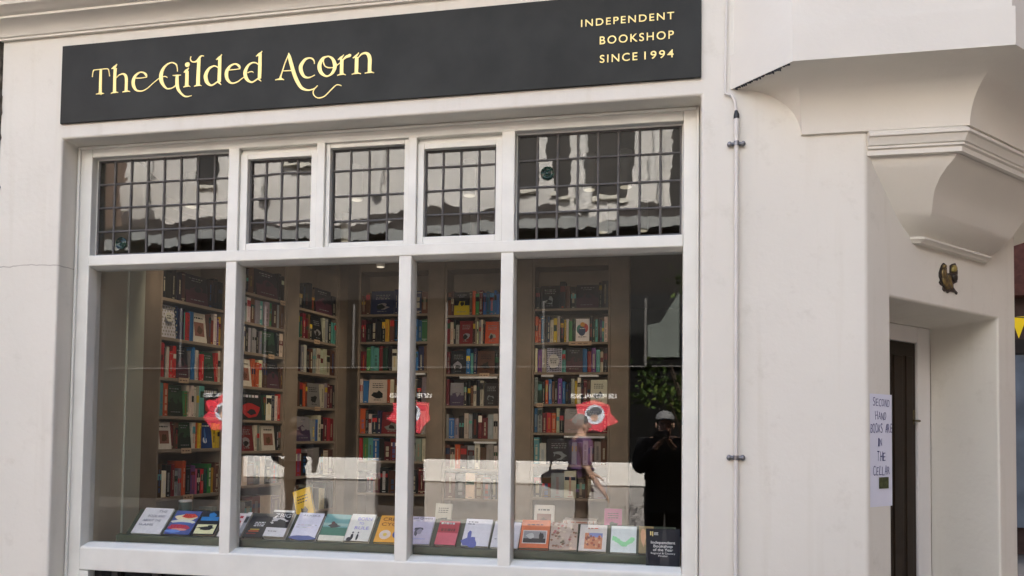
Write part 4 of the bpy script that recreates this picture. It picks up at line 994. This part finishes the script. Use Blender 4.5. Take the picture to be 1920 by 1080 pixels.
M_PALE = mat('pale_stone', (.76, .735, .71), .8, .2, .28, .35)
M_OFFGLZ = mat('office_glazing', (.06, .055, .05), .1, .4, .5, .8)
M_DKGLZ = mat('dark_glazing', (.010, .010, .010), .06, .25)
M_DKCLAD = mat('dark_cladding', (.022, .019, .017), .7, .2, .2, 3)
M_SLATE = mat('brown_slate', (.045, .035, .028), .7, .3, .4, 6)
M_MULL = mat('grey_mullion_paint', (.13, .125, .12), .5, .3)
M_LEADGREY = mat('grey_gutter', (.30, .31, .31), .5, .4)
op = thing('glazed_building', 'dark glazed low building across the street with slim pale mullions', 'building')
m = MB(); m.box(-16, 6, -16, -11.1, G, 5.6); m.build('wall', M_DKCLAD, op)
m = MB(); m.box(-15.9, 5.9, -11.095, -11.05, G+.05, 4.35); m.build('glazing', M_DKGLZ, op)
for k in range(-4, 4):
    x = -4.15+1.97*k; m = MB(); m.box(x-.022, x+.022, -11.045, -11.0, 2.97, 4.25); m.build('mullion', M_MULL, op)
m = MB(); m.box(-15.9, 5.9, -11.04, -10.97, 2.937, 2.957); m.build('transom', M_MULL, op)
m = MB(); m.box(-16.1, 6.1, -11.35, -10.85, 5.60, 5.80); m.build('gutter', M_LEADGREY, op)
m = MB(); r0 = random.Random(2); top = []
for i in range(45):
    x = -16+.5*i; top.append((x, -14.2+r0.gauss(0, .1), 7.0+.16*math.sin(x*.9)+r0.gauss(0, .07)))
m.grid([[(p[0], -10.9, 5.805) for p in top], top, [(p[0], -16, 5.7) for p in top]], smooth=False)
m.build('roof', M_SLATE, op)
m = MB(); m.prism([(-.17, 3.12), (.42, 3.12), (.42, 4.36), (.06, 3.78), (-.17, 3.74)], -11.045, -11.0, lambda u, v, w: (u, w, v)); m.build('blind', mat('pale_blind', (.15, .17, .155), .6, .2, .2, 2), op, fixn=True)

tall = thing('pale_office_block', 'tall pale stone building rising behind the low glazed building opposite', 'building')
m = MB(); m.box(-40, 14, -34, -20, G, 15); m.build('wall', M_PALE, tall)
for x, w, z0, z1 in ((-20.5, 1.0, 9.7, 12.5), (-15.4, .9, 10.0, 12.5), (-11.7, 1.0, 10.6, 13), (-4.2, .9, 9.4, 11.5), (-3.0, .55, 9.0, 11.5), (-1.6, 1.6, 9.0, 11.8), (1.0, 1.2, 8.2, 12), (-24.5, 1.2, 6.5, 12), (3.6, 1.3, 8, 12)):
    m = MB(); m.box(x-w/2, x+w/2, -20.05, -19.99, z0, z1); f = m.build('window', M_OFFGLZ, tall)
    m = MB(); m.box(x-w/2-.08, x+w/2+.08, -19.985, -19.85, z0-.12, z0-.001); m.build('sill', M_STONEWORK, f)
for x, z0 in ((-17.6, 8.5), (-13.2, 9.3), (-9.1, 9.2), (-2.25, 8.6), (.0, 7.9)):
    m = MB(); m.tube([(x, -19.85, z0), (x, -19.85, 14)], .16, 12); m.build('downpipe', M_DOORFRAME, tall)
m = MB(); m.box(5.6, 12, -9.5, 5.5, G, 12); o = m.build('lane_shade_building', mat('brown_brick', (.20, .13, .10), .85, .2, .2, 3)); tag(o, 'tall unseen brick building added across the lane to cut light from the right', 'building')  # out of view, added to block sky and sunlit surfaces from the right
m = MB(); m.box(-12, -5.6, -1.7, -.2, G, 7); o = m.build('left_shade_block', mat('worn_brick', (.22, .17, .13), .85, .2, .3, 5)); tag(o, 'unseen brick block added left of the rubble wall to shade the shopfront', 'building')  # invented block outside the frame, darkens the left end of the front
for nm, x0, x1 in (('left', -40, -17), ('right', 7, 40)):
    m = MB(); m.box(x0, x1, -18.5 if x0 > 0 else -18, -12.5, G, 11)
    o = m.build('brick_building', mat('pink_brick_'+nm, (.42, .30, .24), .85, .2, .2, 3)); tag(o, 'plain brick building at the %s end of the row opposite the shop' % ('far' if x0 < 0 else 'near'), 'building')

# low white barrier walls in front of it
M_WHITE = mat('white_barrier', (.82, .80, .77), .5, .3, .05, 3)
M_CONC = mat('grey_concrete', (.42, .40, .385), .8, .2, .2, 4)
for i, (x0, x1) in enumerate(((-7.11, -4.633), (-3.803, -.166))):
    t = thing('barrier_wall', ('shorter' if i == 0 else 'longer')+' low wall with a white top course standing across the street', 'wall', group='low white walls across the street')
    m = MB(); m.box(x0+.02, x1-.02, -8.68, -8.53, G, .829); m.build('base', M_CONC, t)
    m = MB(); m.box(x0, x1, -8.72, -8.5, .83, 1.19); o = m.build('top_course', M_WHITE, t); bevel(o, .01, 2)
    adopt(t, ((x0+x1)/2, -8.6, G))

# festival posters in the windows opposite
M_RED = mat('festival_red', (.72, .06, .09), .5, .3); M_PIC = mat('poster_blue_white', (.72, .76, .85), .5, .3); M_HAIR = mat('poster_dark', (.10, .11, .13), .6, .2); M_SKINP = mat('poster_skin', (.55, .36, .27), .6, .2)
for i, x in enumerate((-9.0, -4.86, -1.19)):
    t = thing('festival_poster', ('red festival poster with a burst shape in the %s window bay opposite' % ('farthest', 'middle', 'nearest')[i]), 'poster', group='festival posters opposite')
    r0 = random.Random(5+i)
    m = MB(); pts = []
    for k in range(14):
        a = 2*math.pi*k/14+.2; rr = (.46 if k % 2 else .37)*(1+r0.uniform(-.18, .14)); pts.append((x+rr*math.cos(a), 1.98+rr*.82*math.sin(a)))
    m.prism(pts, -10.945, -10.935, lambda u, v, w: (u, w, v)); m.build('burst', M_RED, t, fixn=True)
    m = MB(); m.tube([(x+.03, -10.934, 2.02), (x+.03, -10.930, 2.02)], .19, 24); m.build('picture', M_PIC, t, fixn=True)
    m = MB(); m.ellipsoid((x+.05, -10.93, 2.08), .12, .004, .085); m.ellipsoid((x-.06, -10.93, 2.05), .07, .004, .07); m.build('hair_shape', M_HAIR, t)
    m = MB(); m.ellipsoid((x+.02, -10.93, 1.97), .075, .003, .085); m.build('face_shape', M_SKINP, t)
    text_mesh('lettering', 'LSE FESTIVAL 2025', M_TEXTW, t, width=.88, height=.085, loc=(x+.44, -10.94, 2.335), rot=(R(90), 0, R(180)), bold=.03, extr=.004)
    adopt(t, (x, -10.94, 1.6))

# ------------------------------------------------------------------ people
def skin_mesh(name, joints, edges, material, parent, sub=2, root=None):
    me = bpy.data.meshes.new(name); names = list(joints)
    me.from_pydata([joints[n][:3] for n in names], [], []) if False else me.from_pydata([joints[n][:3] for n in names], [(names.index(a), names.index(b)) for a, b in edges], [])
    o = bpy.data.objects.new(name, me); C.objects.link(o)
    o.modifiers.new('skin', 'SKIN')
    for i, n in enumerate(names):
        sv = me.skin_vertices[0].data[i]; r_ = joints[n][3]
        sv.radius = r_ if isinstance(r_, tuple) else (r_, r_); sv.use_root = (n == root)
    s = o.modifiers.new('sub', 'SUBSURF'); s.levels = sub; s.render_levels = sub
    dg = bpy.context.evaluated_depsgraph_get(); m2 = bpy.data.meshes.new_from_object(o.evaluated_get(dg))
    bpy.data.objects.remove(o); m2.name = name
    m2.materials.clear(); m2.materials.append(material)
    for p in m2.polygons: p.use_smooth = True
    ob = bpy.data.objects.new(name, m2); C.objects.link(ob); ob.parent = parent
    return ob

def person(label, loc, rz, H, arms, skin, top, legs, hair, cap=None, stride=.0, group='people in the street', girth=1.0, sleeves=False):
    """faces local -y; arms: (elbowL, handL, elbowR, handR) in units of H relative to the ground"""
    t = thing('person', label, 'person', loc, (0, 0, rz), group)
    h = lambda v: v*H
    eL, hL, eR, hR = [tuple(h(q) for q in p) for p in arms]
    sx, sz = h(.115), h(.815); sf = stride*H
    J = dict(pel=(0, 0, h(.53), (h(.075), h(.060))), waist=(0, 0, h(.61), (h(.078), h(.056))), chest=(0, 0, h(.74), (h(.095), h(.066))), col=(0, 0, h(.815), (h(.06), h(.045))),
             neck=(0, -h(.004), h(.855), h(.032)), jaw=(0, -h(.020), h(.885), (h(.038), h(.046))), head=(0, -h(.010), h(.935), (h(.046), h(.058))), crown=(0, h(.0), h(.975), (h(.034), h(.042))),
             hipL=(-h(.055), 0, h(.50), h(.055)), kneeL=(-h(.058), -sf*.5-h(.01), h(.285), h(.033)), ankL=(-h(.058), -sf*.6+h(.01), h(.045), h(.022)), toeL=(-h(.062), -sf*.6-h(.09), h(.018), h(.018)),
             hipR=(h(.055), 0, h(.50), h(.055)), kneeR=(h(.058), sf*.4-h(.01), h(.285), h(.033)), ankR=(h(.058), sf+h(.01), h(.045), h(.022)), toeR=(h(.062), sf-h(.09), h(.018), h(.018)),
             shL=(-sx, 0, sz-h(.01), h(.040)), elL=(*eL, h(.025)), haL=(*hL, h(.017)), shR=(sx, 0, sz-h(.01), h(.040)), elR=(*eR, h(.025)), haR=(*hR, h(.017)))
    for s in 'LR':
        a = Vector(J['el'+s][:3]); b = Vector(J['ha'+s][:3]); d = (b-a).normalized()
        J['pa'+s] = (*(b+d*h(.035)), (h(.022), h(.012)))
        side = d.cross(Vector((0, 0, 1)));  side = side.normalized() if side.length > .1 else Vector((1, 0, 0))
        up = side.cross(d)
        for k, (off, L) in enumerate(((-.016, .030), (-.005, .038), (.006, .035), (.017, .026))):
            q = Vector(J['pa'+s][:3])+side*h(off)+d*h(.014); e = q+d*h(L)-up*h(.010)
            J['k%d%s' % (k, s)] = (*q, h(.0062)); J['f%d%s' % (k, s)] = (*e, h(.0052))
        th = b+side*h(-.020)+d*h(.012); J['t%s' % s] = (*(th+side*h(-.010)+d*h(.02)), h(.006))
    E = [('pel', 'waist'), ('waist', 'chest'), ('chest', 'col'), ('col', 'neck'), ('neck', 'jaw'), ('jaw', 'head'), ('head', 'crown')]
    for s in 'LR':
        E += [('pel', 'hip'+s), ('hip'+s, 'knee'+s), ('knee'+s, 'ank'+s), ('ank'+s, 'toe'+s), ('col', 'sh'+s), ('sh'+s, 'el'+s), ('el'+s, 'ha'+s), ('ha'+s, 'pa'+s), ('ha'+s, 't'+s)]
        for k in range(4): E += [('pa'+s, 'k%d%s' % (k, s)), ('k%d%s' % (k, s), 'f%d%s' % (k, s))]
    if girth != 1:
        for n_ in ('pel', 'waist', 'chest', 'shL', 'shR', 'elL', 'elR', 'hipL', 'hipR', 'kneeL', 'kneeR'):
            v_ = J[n_]; r_ = v_[3]; J[n_] = (*v_[:3], (r_[0]*girth, r_[1]*girth) if isinstance(r_, tuple) else r_*girth)
    skin_mesh('body', J, E, skin, t, root='pel')
    def grow(names, edges, g, name, material, root):
        JJ = {}
        for n in names:
            v = J[n]; r_ = v[3]; r_ = r_ if isinstance(r_, tuple) else (r_, r_)
            JJ[n] = (*v[:3], (r_[0]*1.05+h(g), r_[1]*1.05+h(g)))
        return skin_mesh(name, JJ, edges, material, t, root=root)
    J['hem'] = (0, 0, h(.485), (h(.062), h(.050)))
    J['collar'] = (0, 0, h(.838), h(.036))
    grow(['collar', 'hem', 'pel', 'waist', 'chest', 'col', 'shL', 'elL', 'shR', 'elR']+(['haL', 'haR'] if sleeves else []), [('collar', 'col'), ('hem', 'pel'), ('pel', 'waist'), ('waist', 'chest'), ('chest', 'col'), ('col', 'shL'), ('col', 'shR'), ('shL', 'elL'), ('shR', 'elR')]+([('elL', 'haL'), ('elR', 'haR')] if sleeves else []), .010, 'shirt', top, 'pel')
    grow(['waist', 'pel', 'hipL', 'kneeL', 'ankL', 'hipR', 'kneeR', 'ankR'], [('waist', 'pel'), ('pel', 'hipL'), ('pel', 'hipR'), ('hipL', 'kneeL'), ('kneeL', 'ankL'), ('hipR', 'kneeR'), ('kneeR', 'ankR')], .004, 'trousers', legs, 'pel')
    m = MB(); m.ellipsoid((0, h(.008), h(.950)), h(.050), h(.062), h(.056), t1=math.pi*.70); m.build('hair', hair, t)
    m = MB(); m.ellipsoid((0, -h(.068), h(.915)), h(.009), h(.014), h(.018), n=6, seg=8); m.ellipsoid((-h(.049), 0, h(.918)), h(.006), h(.012), h(.018), n=6, seg=8); m.ellipsoid((h(.049), 0, h(.918)), h(.006), h(.012), h(.018), n=6, seg=8); m.build('nose_and_ears', skin, t)
    m = MB()
    for sx_ in (-1, 1): m.ellipsoid((sx_*h(.019), -h(.062), h(.930)), h(.006), h(.004), h(.004), n=5, seg=8)
    m.ellipsoid((0, -h(.064), h(.888)), h(.014), h(.004), h(.003), n=5, seg=8); m.build('eyes_and_mouth', M_HAIR, t)
    for s in 'LR':
        a = Vector(J['ank'+s][:3]); b = Vector(J['toe'+s][:3]); m = MB()
        m.ellipsoid((a+b)/2+Vector((0, 0, h(-.004))), h(.028), h(.078), h(.024)); m.build('shoe', M_BLACK, t)
    if cap:
        m = MB(); m.ellipsoid((0, h(.004), h(.955)), h(.055), h(.066), h(.052), t1=math.pi*.5); m.ellipsoid((0, -h(.075), h(.955)), h(.045), h(.045), h(.006)); m.build('cap', cap, t)
    return t
SKIN = mat('skin', (.48, .30, .22), .5, .35, .1, 20); GREYHAIR = mat('grey_hair', (.16, .16, .16), .6, .3, .3, 60); DKHAIR = mat('dark_hair', (.03, .025, .02), .6, .3)
DARKSKIN = mat('dark_skin', (.07, .04, .03), .5, .35)
PLUM = mat('plum_cotton', (.10, .055, .13), .85, .1, .2, 20); DKCOT = mat('dark_cotton', (.012, .012, .014), .9, .1, .3, 20); BROWNT = mat('brown_twill', (.06, .042, .035), .85, .1, .2, 20)
p1 = person('person in a plum t-shirt walking past with a black shoulder bag', (-.93, -5.85, G), R(62), 1.74,
            ((-.17, -.02, .63), (-.13, -.16, .56), (.19, .03, .62), (.22, -.08, .46)), SKIN, PLUM, BROWNT, GREYHAIR, stride=.09)
text_mesh('lettering', 'LSE', mat('faded_print', (.30, .22, .34), .8, .1), p1, width=.10, height=.045, loc=(-.05, -.135, 1.24), rot=(R(90), 0, 0))
m = MB(); m.ellipsoid((-.02, 0, 0), .27, .10, .13); m.tube(catmull([(-.16, 0, .06), (-.10, .02, .30), (.02, .05, .50), (.10, .02, .30), (.14, 0, .06)], 5), .014, 8)
o = m.build('shoulder_bag', mat('black_patent', (.012, .012, .013), .12, .6)); o.location = (-1.16, -5.70, G+.93); o.rotation_euler = (0, 0, R(20)); tag(o, 'shiny black shoulder bag carried by the person in plum', 'bag')
person('person in dark clothes standing with elbows out before the white wall', (-5.35, -7.0, G), R(8), 1.70,
       ((-.22, .02, .64), (-.13, -.10, .55), (.22, .02, .64), (.13, -.10, .55)), DARKSKIN, DKCOT, DKCOT, DKHAIR, sleeves=True)
person('person in dark clothes and a white cap holding up a phone', (.085, -4.02, G), R(180), 1.73,
       ((-.15, -.10, .66), (-.045, -.165, .80), (.15, -.10, .66), (.045, -.165, .80)), SKIN, DKCOT, DKCOT, DKHAIR, cap=mat('pale_cap', (.20, .20, .20), .8, .1), girth=1.3, sleeves=True)
m = MB(); m.box(-.078, .078, -.0045, .0045, -.037, .037); o = m.build('phone', M_BLACK); o.location = (.045, -3.665, 1.648); o.rotation_euler = (0, 0, _yaw); bevel(o, .004, 2); tag(o, 'black phone held up by the person in the white cap', 'phone')

# small street tree
tr = thing('street_tree', 'small leafy tree by the kerb across from the right pane', 'tree', (.35, -6.3, G))
m = MB(); m.tube([(0, 0, 0), (.02, .01, .8), (-.01, .03, 1.5), (.02, .02, 2.2)], [.05, .042, .035, .02], 10)
for a in range(6): m.tube([(0, .02, 1.3+.12*a), (.35*math.cos(a*2.1), .35*math.sin(a*2.1), 1.75+.14*a)], [.02, .008], 6)
m.build('trunk', mat('bark', (.08, .06, .045), .9, .1, .4, 20), tr)
m = MB(); r0 = random.Random(8)
cl = [(r0.gauss(0, .28), r0.gauss(0, .28), r0.uniform(1.75, 2.35)) for _ in range(13)]+[(r0.gauss(0, .3), r0.gauss(0, .25), r0.uniform(3.2, 3.6)) for _ in range(6)]
for c0 in cl:
    for _ in range(60):
        p = Vector((c0[0]+r0.gauss(0, .10), c0[1]+r0.gauss(0, .10), c0[2]+r0.gauss(0, .09)))
        a = Vector((r0.gauss(0, 1), r0.gauss(0, 1), r0.gauss(0, .6))).normalized()*.045; b = a.orthogonal().normalized()*.022
        m.face([p-a, p+b, p+a, p-b], mi=r0.choice((0, 0, 1)))
m.build('crown', [mat('leaf_green', (.06, .10, .025), .6, .3), mat('leaf_yellow_green', (.14, .18, .04), .6, .3)], tr)

# ------------------------------------------------------------------ the lane beyond the corner
ln = thing('lane_building', 'dark shopfront with a red tiled roof glimpsed down the lane past the corner', 'building')
m = MB(); m.box(4.2, 12, 7.45, 14, G, 3.55); M_DKBRICK = mat('dark_brick', (.07, .045, .04), .85, .2, .4, 8); m.build('wall', M_DKBRICK, ln)
m = MB()
for k in range(14):
    z0, y0 = 3.5+k*.14, 7.2+k*.13; m.box(4.0, 12, y0, y0+.2, z0, z0+.045+.1)
m.build('roof', mat('red_tiles', (.10, .04, .03), .8, .2, .4, 14), ln)
m = MB(); m.box(4.3, 6.5, 7.40, 7.445, .5, 2.75); m.build('shop_window', mat('blue_grey_glazing', (.16, .20, .25), .12, .6, .5, 2), ln)
m = MB(); m.box(4.28, 6.52, 7.38, 7.398, 2.76, 2.95); m.build('fascia', M_DKCLAD, ln)
m = MB(); m.box(4.0, 13, 9.4, 15, 3.6, 9.5); m.build('unseen_shade_mass', M_DKBRICK, ln)  # unseen mass added behind the roof to keep the lane in shade
bt = thing('bunting', 'string of yellow and black pennants hung across the lane', 'bunting')
m = MB(); sp = [Vector((3.6+.2*k, 5.6, 3.02-.05*math.sin(k*.6))) for k in range(14)]; m.tube(sp, .006, 6); m.build('string', M_BLACK, bt)
for k in range(13):
    p = sp[k]; m = MB(); a, b, c_ = p+Vector((.02, 0, 0)), p+Vector((.18, 0, 0)), p+Vector((.10, .01, -.24)); e = Vector((0, .004, 0))
    m.grid([[a, b, c_], [a+e, b+e, c_+e]], closed=True, smooth=False, capa=True, capb=True); m.build('pennant', tinted('yellow_cloth', (.92, .80, .15)) if k % 2 else M_BLACK, bt, fixn=True)
adopt(bt, (4.6, 5.6, 3.0))
adopt(shop, (-1.0, .5, G)); adopt(op, (-5, -12, G)); adopt(tall, (-10, -24, G)); adopt(ln, (6, 9, G)); adopt(rack, (-1.4, .2, FZ))
print('books', len(all_books))
